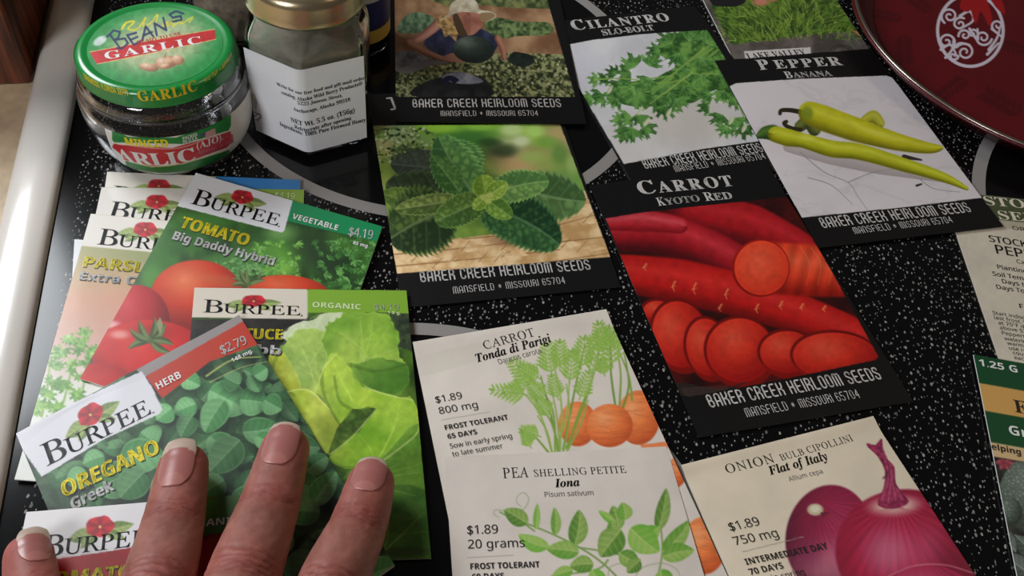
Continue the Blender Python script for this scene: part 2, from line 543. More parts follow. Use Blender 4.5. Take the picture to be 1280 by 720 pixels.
    def build(s):
        I = s.img[:s.ny * 2 + 2, :s.nx * 2 + 2]
        I = (I[0::2, 0::2] + I[1::2, 0::2] + I[0::2, 1::2] + I[1::2, 1::2]) / 4
        n, m = s.ny + 1, s.nx + 1
        I = I[:n, :m]
        a, b = np.meshgrid(np.arange(m) / s.nx, np.arange(n) / s.ny)
        P = s.map(a, b).reshape(-1, 3)
        g = np.arange(n * m).reshape(n, m)
        F = np.stack([g[:-1, :-1], g[1:, :-1], g[1:, 1:], g[:-1, 1:]], -1).reshape(-1, 4)
        pm = {'gloss': print_mat('glossy_print', .38, .12), 'plastic': print_mat('plastic_print', .34, .22, .12, 180), 'matte': print_mat('matte_print', .62, .0, .06, 320)}[s.kind]
        col = np.clip(lin(I.reshape(-1, 3)) * s.gain, 0, .92)
        mesh('front_print', P, F, pm, s.root, True, col)
        # envelope: closed thin body just below the print
        a, b = np.meshgrid(np.linspace(0, 1, 25), np.linspace(0, 1, 33)); T = s.map(a, b).reshape(-1, 3); T[:, 2] -= .00006
        Bt = T.copy(); Bt[:, 2] -= s.thick
        if s.bulge: Bt[:, 2] -= (s.map(a, b).reshape(-1, 3)[:, 2] - (s.map(a, b).reshape(-1, 3)[:, 2] - s.bulge * ((16 * a * (1 - a) * b * (1 - b)) ** .7).ravel()))
        k = len(T); g = np.arange(k).reshape(33, 25)
        F = np.stack([g[:-1, :-1], g[1:, :-1], g[1:, 1:], g[:-1, 1:]], -1).reshape(-1, 4)
        ring = list(g[0, :]) + list(g[1:, -1]) + list(g[-1, -2::-1]) + list(g[-2:0:-1, 0])
        Fs = [tuple(f) for f in F] + [tuple(f[::-1] + k) for f in F]
        for i in range(len(ring)):
            p, q = ring[i], ring[(i + 1) % len(ring)]; Fs.append((p, q, q + k, p + k))
        em = {'gloss': mat('packet_paper', (225, 222, 218), .5), 'plastic': mat('black_packet', (12, 12, 13), .35), 'matte': mat('plain_paper', (205, 196, 180), .7)}[s.kind]
        mesh('envelope', np.r_[T, Bt], Fs, em, s.root)
        lift = 0
        for (part, ink), items in s.text.items():
            lift += 1

            def fn(Q, dz=.00005 + .00003 * lift):
                r = s.map(Q[:, 0] / s.W, Q[:, 1] / s.H); r[:, 2] += dz; return r
            c = INK[ink]
            letters(part, mat('ink_' + ink, c, .45), s.root, items, fn, .0022)


INK = {'black': (14, 13, 14), 'white': (226, 224, 222), 'yellow': (235, 215, 20), 'shade': (25, 32, 22), 'grey': (70, 66, 62), 'cream': (214, 205, 186), 'silver': (196, 192, 188), 'lime': (205, 222, 170), 'dark': (34, 30, 30), 'taupe': (120, 112, 106)}


def corners(TL, TR, BR=None, BL=None, H=None, z=(1, 1, 1, 1), up_from=None):
    """packet corners from positions in the photograph; z in mm for TL, TR, BR, BL; missing corners follow from the packet's height H (mm)"""
    z = [q * 1e-3 for q in z]
    c = {'TL': at(*TL, z[0]), 'TR': at(*TR, z[1])}
    if BR is not None: c['BR'] = at(*BR, z[2])
    if BL is not None: c['BL'] = at(*BL, z[3])
    if H:
        e = c['TR'] - c['TL']; n = np.array([e[1], -e[0], 0]) / np.hypot(e[0], e[1]) * H * 1e-3
        c['BL'] = c['TL'] + n; c['BL'][2] = z[3]; c['BR'] = c['TR'] + n; c['BR'][2] = z[2]
    elif 'BL' not in c: c['BL'] = c['TL'] + c['BR'] - c['TR']; c['BL'][2] = z[3]
    elif 'BR' not in c: c['BR'] = c['TR'] + c['BL'] - c['TL']; c['BR'][2] = z[2]
    return c


def corners_up(BL, BR, H, z=(1, 1, 1, 1), lean=None):
    z = [q * 1e-3 for q in z]
    a = at(*BL, z[3]); b = at(*BR, z[2]); e = b - a; n = np.array([-e[1], e[0], 0]) / np.hypot(e[0], e[1]) * H * 1e-3
    c = {'BL': a, 'BR': b, 'TL': a + n, 'TR': b + n}; c['TL'][2] = z[0]; c['TR'][2] = z[1]
    return c


def logo(pk, p0, p1, upx, flower, r, hb):
    """the grower's name in serif capitals under a red flower with two leaves"""
    p0 = np.array(p0, float); p1 = np.array(p1, float); d = p1 - p0; L = np.hypot(*d); d /= L; u = np.array(upx, float); u /= np.hypot(*u)
    f = np.array(flower, float); rx, ry = r
    for k, (dx, dy, w) in enumerate([(-2.35, .95, .95), (2.4, .15, .85), (-1.5, 1.9, .7), (1.7, 1.55, .6)]):
        t = f + d * dx * rx - u * dy * ry
        pk.leaf(f + d * np.sign(dx) * rx * .3 - u * .5 * ry, t, ry * w * 1.5, (96, 122, 58), (172, 188, 112), (190, 202, 140), nv=5, seed=k)
    P = [f + d * rx * math.cos(t) * (1 + .05 * math.cos(5 * t)) + u * ry * math.sin(t) * (1 + .07 * math.cos(5 * t + 1)) for t in np.linspace(0, 2 * PI, 40, endpoint=False)]

    def petal(U, V):
        x = ((U - f[0]) * d[0] + (V - f[1]) * d[1]) / rx; y = ((U - f[0]) * u[0] + (V - f[1]) * u[1]) / ry
        q = np.hypot(x, y); an = np.arctan2(y, x)
        k = np.clip(.72 + .22 * q + .12 * np.cos(5 * an + 2) + .10 * np.cos(23 * an) * q, .45, 1.2)
        return np.stack([205 * k, 32 * k, 48 * k], -1)
    pk.poly(P, petal)
    pk.blob(f[0], f[1], rx * .16, ry * .2, (120, 10, 24), .8); pk.blob(f[0], f[1] + .5, rx * .10, ry * .14, (245, 205, 120), 1)
    sp = .20
    pk.say('maker_lettering', 'black', 'B', p0, p0 + d * L * sp, hb, 'serif', upv=upx, bold=.012)
    pk.say('maker_lettering', 'black', 'URPEE', p0 + d * L * (sp + .005), p1, hb * .73, 'serif', upv=upx, bold=.012)
    pk.poly([p1 + d * L * .018 + np.array([math.cos(t), math.sin(t)]) * 1.1 for t in np.linspace(0, 2 * PI, 10)], (40, 40, 40))


# ------------------------------------------------------------------ setting: stove top, side trim, counter
EX = np.array([0.2762, -0.9611, 0]); EY = np.array([0.9611, 0.2762, 0])     # along and across the stove's left edge
EDGE = np.array([-0.1806, 0.2540, 0])                                        # where the glass meets the trim


def sv(a, b, z): return EDGE + EX * a + EY * b + np.array([0, 0, z])


BURN = [((-0.0490, 0.3470), 0.0972, 0.0918), ((-0.0180, 0.1045), 0.0967, 0.0915), ((0.3020, 0.2950), 0.1120, 0.1062)]
stove = tag(empty('stove', EDGE), 'black speckled glass stove top with grey burner rings', 'stove')


def stove_mat():
    m = bpy.data.materials.new('speckled_black_glass'); m.use_nodes = True; nt = m.node_tree; b = nt.nodes['Principled BSDF']
    N = nt.nodes.new; Lk = nt.links.new
    g = N('ShaderNodeNewGeometry')

    def vor(scale, lo, hi, loc, keep):
        mp = N('ShaderNodeMapping'); mp.inputs['Location'].default_value = loc; mp.inputs['Rotation'].default_value = (0, 0, loc[0])
        mp.inputs['Scale'].default_value = (1, .62, 1)
        Lk(g.outputs['Position'], mp.inputs['Vector'])
        nz = N('ShaderNodeTexNoise'); nz.inputs['Scale'].default_value = scale * .7
        Lk(mp.outputs['Vector'], nz.inputs['Vector'])
        v = N('ShaderNodeTexVoronoi'); v.voronoi_dimensions = '2D'; v.inputs['Scale'].default_value = scale; v.inputs['Randomness'].default_value = 1
        Lk(mp.outputs['Vector'], v.inputs['Vector'])
        sx = N('ShaderNodeSeparateColor'); Lk(v.outputs['Color'], sx.inputs['Color'])
        th = N('ShaderNodeMapRange'); th.inputs['From Min'].default_value = keep; th.inputs['From Max'].default_value = 1; th.inputs['To Min'].default_value = lo; th.inputs['To Max'].default_value = hi
        Lk(sx.outputs['Red'], th.inputs['Value'])
        lt = N('ShaderNodeMath'); lt.operation = 'LESS_THAN'; Lk(v.outputs['Distance'], lt.inputs[0]); Lk(th.outputs['Result'], lt.inputs[1])
        k = N('ShaderNodeMath'); k.operation = 'GREATER_THAN'; Lk(sx.outputs['Red'], k.inputs[0]); k.inputs[1].default_value = keep
        mu = N('ShaderNodeMath'); mu.operation = 'MULTIPLY'; Lk(lt.outputs[0], mu.inputs[0]); Lk(k.outputs[0], mu.inputs[1])
        br = N('ShaderNodeMapRange'); br.inputs['To Min'].default_value = .25; br.inputs['To Max'].default_value = 1.0; Lk(sx.outputs['Green'], br.inputs['Value'])
        m2 = N('ShaderNodeMath'); m2.operation = 'MULTIPLY'; Lk(mu.outputs[0], m2.inputs[0]); Lk(br.outputs['Result'], m2.inputs[1])
        return m2.outputs[0]
    a = vor(430, .09, .20, (.3, .1, 0), .38); c = vor(640, .09, .17, (1.3, .7, 0), .55)
    mx = N('ShaderNodeMath'); mx.operation = 'MAXIMUM'; Lk(a, mx.inputs[0]); Lk(c, mx.inputs[1])
    fac = mx.outputs[0]
    for (cx, cy), R, r in BURN:                    # no specks on the burners
        d = N('ShaderNodeVectorMath'); d.operation = 'DISTANCE'; Lk(g.outputs['Position'], d.inputs[0]); d.inputs[1].default_value = (cx, cy, 0)
        k = N('ShaderNodeMath'); k.operation = 'GREATER_THAN'; Lk(d.outputs['Value'], k.inputs[0]); k.inputs[1].default_value = R
        mu = N('ShaderNodeMath'); mu.operation = 'MULTIPLY'; Lk(fac, mu.inputs[0]); Lk(k.outputs[0], mu.inputs[1]); fac = mu.outputs[0]
    d = N('ShaderNodeVectorMath'); d.operation = 'DOT_PRODUCT'; Lk(g.outputs['Position'], d.inputs[0]); d.inputs[1].default_value = tuple(EY)
    k = N('ShaderNodeMath'); k.operation = 'GREATER_THAN'; Lk(d.outputs['Value'], k.inputs[0]); k.inputs[1].default_value = float(EDGE @ EY) + .0065
    mu = N('ShaderNodeMath'); mu.operation = 'MULTIPLY'; Lk(fac, mu.inputs[0]); Lk(k.outputs[0], mu.inputs[1]); fac = mu.outputs[0]
    mix = N('ShaderNodeMix'); mix.data_type = 'RGBA'; Lk(fac, mix.inputs[0]); mix.inputs[6].default_value = (.0035, .0034, .0038, 1); mix.inputs[7].default_value = (.34, .33, .31, 1)
    Lk(mix.outputs[2], b.inputs['Base Color'])
    b.inputs['Roughness'].default_value = .13; b.inputs['Specular IOR Level'].default_value = .35
    return m


gl = [sv(-.75, 0, 0), sv(.45, 0, 0), sv(.45, .62, 0), sv(-.75, .62, 0)]
V = gl + [p - np.array([0, 0, .004]) for p in gl]
mesh('glass_top', V, [(0, 1, 2, 3), (7, 6, 5, 4), (0, 4, 5, 1), (1, 5, 6, 2), (2, 6, 7, 3), (3, 7, 4, 0)], stove_mat(), stove)
bd_ = [sv(-.75, -.0185, -.0045), sv(.45, -.0185, -.0045), sv(.45, .62, -.0045), sv(-.75, .62, -.0045)]
V = bd_ + [q - np.array([0, 0, .12]) for q in bd_]
mesh('stove_body', V, [(0, 1, 2, 3), (7, 6, 5, 4), (0, 4, 5, 1), (1, 5, 6, 2), (2, 6, 7, 3), (3, 7, 4, 0)], mat('white_enamel_body', (205, 200, 194), .3), stove)
for (cx, cy), R, r in BURN:
    V, F = lathe([(r, .00002), (r, .0001), (R, .0001), (R, .00002)], 160, (cx, cy))
    mesh('burner_ring', V, F, mat('burner_grey', (142, 138, 135), .35, bump=.05), stove)
# white enamel side trim: a rounded strip, its profile swept along the edge
prof = [(0, -.004), (0, .0014), (-.0008, .0026), (-.0025, .0036), (-.006, .0042), (-.012, .0042), (-.0155, .0034), (-.0178, .0015), (-.0190, -.0015), (-.0193, -.010)]
ts = np.linspace(-.75, .45, 40); V = []; F = []; n = len(prof)
for t in ts: V += [sv(t, b, z) for b, z in prof]
for i in range(len(ts) - 1):
    for j in range(n - 1): F.append((i * n + j, i * n + j + 1, (i + 1) * n + j + 1, (i + 1) * n + j))
tag(mesh('edge_strip', V, F, mat('white_enamel', (214, 207, 199), .22, var=.05, vscale=18, coat=.2), stove, True), 'glossy white enamel side strip')
# laminate counter left of the stove
cz = -.008
P = [sv(-.75, -.0194, cz), sv(.45, -.0194, cz), sv(.45, -.35, cz), sv(-.75, -.35, cz)]
V = P + [p - np.array([0, 0, .018]) for p in P]
m = mat('beige_laminate', (196, 172, 140), .45, var=.16, vscale=170)
tag(mesh('countertop', V, [(3, 2, 1, 0), (4, 5, 6, 7), (0, 1, 5, 4), (1, 2, 6, 5), (2, 3, 7, 6), (3, 0, 4, 7)], m), 'beige mottled laminate counter at the left of the stove', 'counter')

def corners_top(pk, k): return None


def corners_top(pk, k): return None


def fx(c0, c1, sc, seed, o=4, lo=.3, hi=.7):
    """mottle between two inks"""
    c0 = np.array(c0, float); c1 = np.array(c1, float)

    def f(U, V):
        k = np.clip((fbm(U / sc, V / sc, seed, o) - lo) / (hi - lo), 0, 1)[..., None]
        return c0 * (1 - k) + c1 * k
    return f


def rect_y(pk, y0, y1, x0=0, x1=1):
    """photo outline of a band of the packet between fractions of its height"""
    P = [(x0, y0), ((x0 + x1) / 2, y0), (x1, y0), (x1, (y0 + y1) / 2), (x1, y1), ((x0 + x1) / 2, y1), (x0, y1), (x0, (y0 + y1) / 2)]
    return [tuple(q) for q in proj(pk.map(np.array([p[0] for p in P]), np.array([p[1] for p in P])))]


def sprinkle(pk, n, pts, size, cols, seed, asp=.5, ang=None):
    """many small leaf flecks inside an outline"""
    rg = random.Random(seed); P = np.array(pts, float); x0, y0 = P.min(0); x1, y1 = P.max(0); k = 0
    from_in = lambda x, y: sum((P[i][1] > y) != (P[(i + 1) % len(P)][1] > y) and x < (P[(i + 1) % len(P)][0] - P[i][0]) * (y - P[i][1]) / (P[(i + 1) % len(P)][1] - P[i][1]) + P[i][0] for i in range(len(P))) % 2
    while k < n:
        x = rg.uniform(x0, x1); y = rg.uniform(y0, y1)
        if not from_in(x, y): continue
        k += 1; a = rg.uniform(0, 2 * PI) if ang is None else math.radians(rg.gauss(*ang)); r = rg.uniform(*size); c = rg.choice(cols)
        e = np.array([math.cos(a), math.sin(a) * .8]) * r; nrm = np.array([-e[1], e[0]]) * asp
        o = np.array([x, y])
        pk.poly([o - e, o - e * .3 + nrm, o + e * .5 + nrm * .7, o + e, o + e * .4 - nrm * .8, o - e * .4 - nrm], c)


def art_melon(pk):
    pk.setclip([(470, -200), (705, -200), (684, 0), (719, 121), (494, 121), (483, 0)])
    pk.fill(fx((120, 84, 58), (176, 140, 104), 26, 1))
    for p in ([(480, -20), (700, -20), (690, 4), (560, 8)], [(600, 0), (690, 0), (688, 11), (640, 10), (600, 6)]):
        pk.poly(p, fx((52, 66, 38), (128, 132, 80), 6, 2))
    pk.poly([(496, 38), (505, 22), (520, 15), (538, 20), (548, 32), (530, 40), (508, 42)], fx((58, 84, 62), (118, 142, 104), 5, 3), smooth=5)
    pk.poly([(606, 28), (622, 22), (650, 27), (684, 28), (692, 38), (680, 44), (650, 45), (628, 48), (610, 40)], fx((46, 66, 36), (122, 142, 88), 4, 4), smooth=5)
    pk.poly([(484, 78), (520, 70), (560, 70), (640, 66), (705, 68), (724, 128), (490, 128)], fx((40, 48, 28), (158, 160, 110), 3.4, 5, 3, .34, .66))
    sprinkle(pk, 420, [(486, 84), (540, 76), (640, 76), (706, 70), (722, 122), (492, 122)], (1.2, 3.2), [(176, 178, 130), (132, 142, 84), (96, 112, 60), (30, 36, 24), (206, 202, 160), (60, 74, 40)], 6)
    # trousers and dark cloth
    pk.poly([(488, 70), (508, 63), (530, 70), (545, 77), (520, 80), (500, 88), (490, 86)], fx((72, 76, 96), (150, 150, 158), 9, 7), smooth=4)
    pk.poly([(496, 86), (540, 76), (562, 78), (540, 82), (510, 92)], (128, 126, 132), smooth=4)
    # dark shade and grey stone at front
    pk.poly([(516, 120), (528, 104), (552, 96), (566, 90), (600, 96), (612, 106), (610, 121)], fx((24, 25, 26), (44, 46, 46), 10, 8), smooth=4)
    pk.poly([(553, 98), (560, 92), (578, 90), (596, 96), (604, 102), (590, 105), (570, 104)], fx((120, 122, 136), (168, 168, 176), 9, 9), smooth=4)
    pk.poly([(553, 100), (558, 95), (566, 95), (574, 100), (568, 104), (562, 101), (557, 107)], (26, 30, 56), smooth=4)
    pk.poly([(636, 72), (642, 65), (652, 66), (664, 69), (668, 78), (655, 84), (640, 80)], fx((22, 30, 26), (36, 46, 38), 6, 10), smooth=4)
    # vest, arms
    pk.poly([(530, 52), (546, 36), (562, 34), (600, 36), (616, 44), (622, 50), (616, 66), (580, 72), (545, 68), (534, 60)], fx((34, 38, 62), (58, 62, 90), 8, 11), smooth=4)
    pk.tube([(548, 29), (533, 42), (513, 54)], [6.5, 5.5, 5], (118, 74, 62), (170, 116, 98), (190, 138, 118))
    pk.tube([(512, 54), (530, 64), (552, 73), (566, 74)], [5, 4.2, 3.4, 4], (124, 80, 64), (178, 122, 100), (196, 146, 122))
    pk.poly([(552, 72), (568, 66), (584, 72), (592, 75), (576, 78), (560, 76)], (172, 118, 98), smooth=4)
    pk.tube([(622, 48), (628, 60), (630, 72)], [4, 4, 3.5], (112, 66, 52), (158, 104, 84), (176, 124, 100))
    # hair, neck, shaded face, hat
    pk.poly([(547, 22), (560, 18), (574, 26), (582, 40), (572, 44), (570, 52), (562, 44), (556, 46), (552, 36), (546, 32)], fx((120, 88, 50), (206, 170, 112), 3.4, 12), smooth=4)
    pk.poly([(564, 18), (600, 14), (606, 24), (600, 36), (590, 44), (580, 42), (570, 32)], fx((140, 86, 70), (176, 118, 98), 9, 13), smooth=4)
    pk.poly([(566, 20), (572, 18), (580, 34), (584, 44), (576, 46), (570, 36)], (76, 58, 40), smooth=4)
    pk.poly([(549, 27), (560, 18), (563, 6), (572, -1), (588, -3), (597, 4), (600, 12), (612, 14), (620, 18), (618, 23), (606, 27), (601, 18), (580, 15), (566, 18)], fx((172, 158, 132), (216, 204, 180), 8, 14), smooth=4)
    pk.poly([(600, 17), (614, 16), (619, 20), (610, 26), (602, 27)], (150, 122, 86), smooth=4)
    # melon
    pk.ball(592, 62, 26, 17, (30, 40, 36), (52, 64, 56), (112, 124, 112), 4, -.45, -.5, tex=lambda p, q, U, V: .85 + .3 * fbm(U / 5, V / 5, 20))
    pk.setclip()


def mintleaf(pk, b, t, w, lo, hi, seed, q=7, vein=None, n=5, bend=0., te=13, fat=.62, p=.85):
    pk.leaf(b, t, w, lo, hi, vein or tuple(min(255, c * .8 + 40) for c in hi), bend=bend, teeth=te, nv=n, p=p, fat=fat * .8, quilt=q * 1.5, qk=.95, vk=.45, seed=seed, edge=tuple(min(255, c * 1.1 + 12) for c in hi))


def art_mint(pk):
    pk.setclip([(466, 157), (700, 155), (732, 240), (763, 321), (630, 332), (496, 342), (480, 250)])
    pk.fill(fx((58, 92, 40), (128, 158, 66), 40, 1))
    # soft background
    for a in [(490, 165, 30, 14, (128, 150, 110)), (560, 160, 40, 10, (92, 150, 40)), (620, 165, 40, 16, (124, 176, 60)), (590, 172, 36, 10, (58, 110, 44)), (660, 170, 36, 18, (150, 186, 80)), (700, 175, 22, 26, (186, 160, 110)),
              (632, 190, 26, 16, (60, 66, 40)), (655, 205, 34, 20, (196, 158, 112)), (690, 205, 24, 16, (140, 160, 80)), (640, 180, 18, 10, (176, 190, 130)), (512, 196, 26, 12, (50, 64, 48)), (480, 185, 10, 26, (196, 168, 130)), (540, 206, 22, 14, (184, 156, 100)), (715, 225, 26, 14, (110, 150, 72)), (478, 215, 14, 30, (120, 144, 60))]:
        pk.blob(*a[:4], a[4], .9, soft=1.5)
    for a in [(548, 160, 26, 6, (150, 196, 60)), (600, 158, 18, 5, (140, 190, 70)), (640, 162, 14, 8, (196, 214, 150)), (668, 164, 12, 8, (176, 214, 110)), (684, 178, 14, 8, (110, 160, 60)), (652, 176, 10, 6, (206, 214, 170)), (612, 178, 14, 5, (40, 70, 34)), (630, 188, 16, 8, (44, 58, 32)), (664, 196, 16, 7, (150, 176, 90)), (700, 192, 10, 14, (90, 134, 60)), (716, 205, 8, 12, (150, 176, 100)), (500, 168, 14, 8, (150, 176, 120)), (478, 168, 8, 6, (90, 140, 50)), (482, 228, 8, 12, (150, 170, 80)), (474, 262, 8, 16, (130, 150, 66)), (530, 176, 16, 7, (120, 160, 90))]:
        pk.blob(*a[:4], a[4], .8, soft=1.2)
    sprinkle(pk, 200, [(468, 160), (535, 158), (548, 178), (510, 200), (474, 205), (478, 250), (470, 240)], (1.5, 4), [(150, 168, 110), (90, 120, 70), (40, 60, 30), (182, 196, 150)], 3)
    # woven mat
    mat_ = [(470, 306), (560, 300), (620, 292), (690, 250), (740, 236), (775, 330), (640, 345), (490, 352)]
    pk.poly(mat_, fx((186, 146, 96), (226, 196, 150), 16, 5))
    for i, (a, b) in enumerate([((492, 318), (640, 303)), ((492, 333), (700, 312)), ((600, 338), (765, 316)), ((560, 300), (660, 290)), ((660, 290), (745, 268)), ((655, 305), (758, 296))]):
        pk.stroke([a, ((a[0] + b[0]) / 2, (a[1] + b[1]) / 2 + 1), b], 1.6, 1.0, (128, 86, 50), .75)
    rg = random.Random(4)
    for i in range(22):
        x = rg.uniform(495, 750); y = 340 - (x - 495) * .1 - rg.uniform(0, 34 + max(0, x - 600) * .3)
        pk.poly([(x, y), (x + 26, y - 6), (x + 38, y - 1), (x + 10, y + 5)], fx((200, 160, 108), (236, 208, 164), 9, i), .8)
        pk.stroke([(x + 2, y + 3), (x + 14, y - 10)], 1.2, .8, (120, 78, 44), .6)
    pk.blob(690, 262, 34, 14, (206, 168, 118), .9); pk.blob(640, 300, 26, 8, (120, 76, 48), .6)
    # leaves, back to front
    mintleaf(pk, (650, 236), (732, 252), 62, (58, 88, 46), (104, 138, 78), 11, 8, bend=.03, te=9)
    pk.leaf((560, 212), (488, 205), 44, (52, 62, 54), (76, 88, 70), (92, 104, 84), nv=4, fat=.6, seed=12, quilt=7)
    mintleaf(pk, (592, 240), (482, 232), 62, (38, 52, 36), (64, 84, 52), 13, 7, te=9, bend=-.06)
    mintleaf(pk, (548, 262), (476, 242), 34, (70, 100, 40), (132, 156, 66), 14, 6)
    mintleaf(pk, (582, 232), (556, 176), 66, (54, 98, 50), (106, 154, 80), 15, 7, bend=.05)
    mintleaf(pk, (596, 246), (548, 170), 58, (58, 104, 54), (116, 164, 84), 16, 6.5, bend=-.04)
    pk.leaf((575, 240), (540, 195), 30, (60, 104, 50), (110, 156, 80), (130, 172, 96), teeth=9, nv=4, fat=.6, quilt=6, seed=17)
    mintleaf(pk, (566, 262), (486, 300), 88, (30, 50, 26), (84, 108, 50), 18, 6, bend=.05, te=15)
    mintleaf(pk, (575, 250), (494, 262), 26, (72, 94, 44), (142, 160, 84), 19, 6)
    mintleaf(pk, (604, 258), (700, 306), 66, (24, 58, 32), (70, 116, 62), 20, 5.5, bend=-.06, te=17, fat=.55, n=7)
    mintleaf(pk, (604, 250), (544, 277), 40, (62, 94, 42), (118, 152, 68), 21, 5, te=13, fat=.55)
    mintleaf(pk, (612, 242), (686, 226), 40, (72, 116, 58), (138, 176, 92), 22, 5, te=14, bend=-.03)
    mintleaf(pk, (606, 248), (640, 272), 26, (82, 122, 46), (146, 184, 78), 23, 4.5, te=9)
    mintleaf(pk, (608, 246), (602, 218), 30, (108, 150, 46), (168, 200, 82), 24, 5, te=9)
    mintleaf(pk, (608, 246), (634, 228), 22, (118, 158, 54), (178, 206, 96), 25, 4, te=8)
    mintleaf(pk, (606, 248), (592, 262), 16, (112, 150, 50), (176, 206, 90), 26, 4, te=7)
    for p in [(604, 246), (612, 244), (610, 251)]: pk.blob(*p, 5, 3.5, (196, 214, 112), .9, soft=.6)
    pk.setclip()


def fan(pk, c, ang, r, lo, hi, seed, lobes=5, depth=.45):
    """a lobed, feathered leaflet opening from c towards ang"""
    rg = random.Random(seed); P = [np.array(c, float)]
    n = lobes * 3
    for i in range(n * 2 + 1):
        t = ang + math.radians(150) * (i / (n * 2) - .5)
        big = 1 - depth * (.5 + .5 * math.cos(2 * PI * i / (n * 2) * lobes)) * .9
        sm = 1 - .22 * (i % 2)
        q = r * big * sm * rg.uniform(.9, 1.08) * (1 - .18 * abs(i / n - 1))
        P.append(np.array(c) + q * np.array([math.cos(t), math.sin(t) * .86]))
    pk.poly(P, fx(lo, hi, max(2.5, r * .35), seed, 3))
    for k in range(lobes):
        t = ang + math.radians(150) * ((k + .5) / lobes - .5)
        pk.stroke([c, (c[0] + .72 * r * math.cos(t), c[1] + .62 * r * math.sin(t))], .9, .5, tuple(min(255, v + 34) for v in hi), .55, 0)


def art_cilantro(pk):
    # light ground between the black top and the foot
    a = pk.uv([(693, 58), (883, 37.5), (780, 204), (955, 176)])
    pk.setclip([(693, 59), (740, 50), (800, 43), (840, 40), (884, 37.5), (930, 110), (966, 174), (880, 186), (780, 205)])
    pk.fill(fx((196, 194, 198), (216, 214, 214), 30, 1))
    pk.blob(760, 190, 60, 30, (210, 206, 200), .7); pk.blob(860, 150, 60, 34, (196, 188, 176), .7); pk.blob(720, 90, 40, 30, (206, 206, 214), .8)
    pk.poly([(822, 56), (840, 44), (884, 38), (930, 110), (940, 128), (915, 130), (895, 112), (868, 128), (830, 130), (812, 112), (822, 96), (850, 80), (826, 70)], fx((44, 84, 34), (112, 158, 74), 7, 21), smooth=3)
    pk.poly([(760, 112), (800, 100), (842, 104), (850, 126), (806, 134), (772, 128)], fx((52, 96, 44), (104, 150, 76), 6, 22), smooth=3)
    D, M, Lt = (44, 86, 36), (86, 136, 62), (118, 166, 82)
    for s in [[(905, 40), (860, 80), (800, 118), (745, 98)], [(900, 60), (840, 110), (800, 140), (775, 160)], [(890, 90), (860, 110), (830, 130)], [(905, 70), (920, 120), (935, 160)], [(880, 60), (850, 100), (790, 105), (735, 128)], [(850, 96), (884, 120), (915, 128)], [(925, 95), (870, 92), (800, 100)], [(905, 50), (850, 90), (812, 120)]]:
        pk.stroke(s, 3.0, 1.6, (120, 162, 74), .9)
    rg = random.Random(5)
    L = [(838, 52, -2.4, 24), (862, 48, -1.2, 26), (885, 52, -.6, 28), (905, 70, .2, 26), (822, 64, 2.9, 20), (848, 70, 1.7, 24), (876, 74, 1.3, 26), (900, 95, .8, 24),
         (792, 82, -2.2, 24), (812, 80, -1.0, 22), (786, 92, 2.9, 22), (768, 92, -2.6, 18), (756, 98, 2.6, 16), (745, 100, 3.1, 16), (772, 104, 2.0, 18), (752, 120, 2.6, 22), (738, 124, 3.0, 18), (764, 116, 1.5, 18),
         (800, 118, 1.4, 28), (820, 122, 1.2, 28), (790, 110, 2.6, 26), (838, 118, .9, 26), (856, 110, .9, 24), (832, 134, 1.6, 24), (846, 126, .9, 22),
         (786, 146, 2.6, 22), (800, 146, 1.4, 20), (776, 150, 3.0, 18), (790, 162, 1.9, 26), (806, 160, .9, 22), (780, 168, 2.4, 18),
         (886, 118, 2.8, 20), (904, 116, 1.8, 22), (920, 122, .9, 24), (884, 134, 3.0, 18), (902, 146, 2.2, 22), (918, 150, 1.2, 24), (930, 160, 1.2, 22), (908, 160, 2.2, 20), (936, 142, .5, 20), (858, 88, 2.6, 22), (876, 96, 1.8, 22), (812, 100, 2.2, 22), (770, 126, 2.4, 18)]
    for i, (x, y, t, r) in enumerate(L):
        k = rg.random(); lo = tuple(D[j] * (.8 + .4 * k) for j in range(3)); hi = tuple((M[j] * (1 - k) + Lt[j] * k) for j in range(3))
        fan(pk, (x - 3 * math.cos(t), y - 3 * math.sin(t)), t, r * 1.12, lo, hi, i + 10, lobes=rg.choice([4, 5]), depth=.42)
    for s in [[(880, 60), (852, 84), (822, 106)], [(866, 90), (836, 112), (812, 130)], [(742, 100), (770, 98), (800, 100)]]:
        pk.stroke(s, 1.8, 1.2, (146, 176, 86), .9)
    for x, y in [(762, 112), (800, 138), (808, 152), (836, 140), (914, 150), (930, 160)]:
        pk.leaf((x - 3, y + 6), (x + 4, y - 6), 5, (186, 190, 150), (214, 214, 190), nv=0)
    pk.setclip()


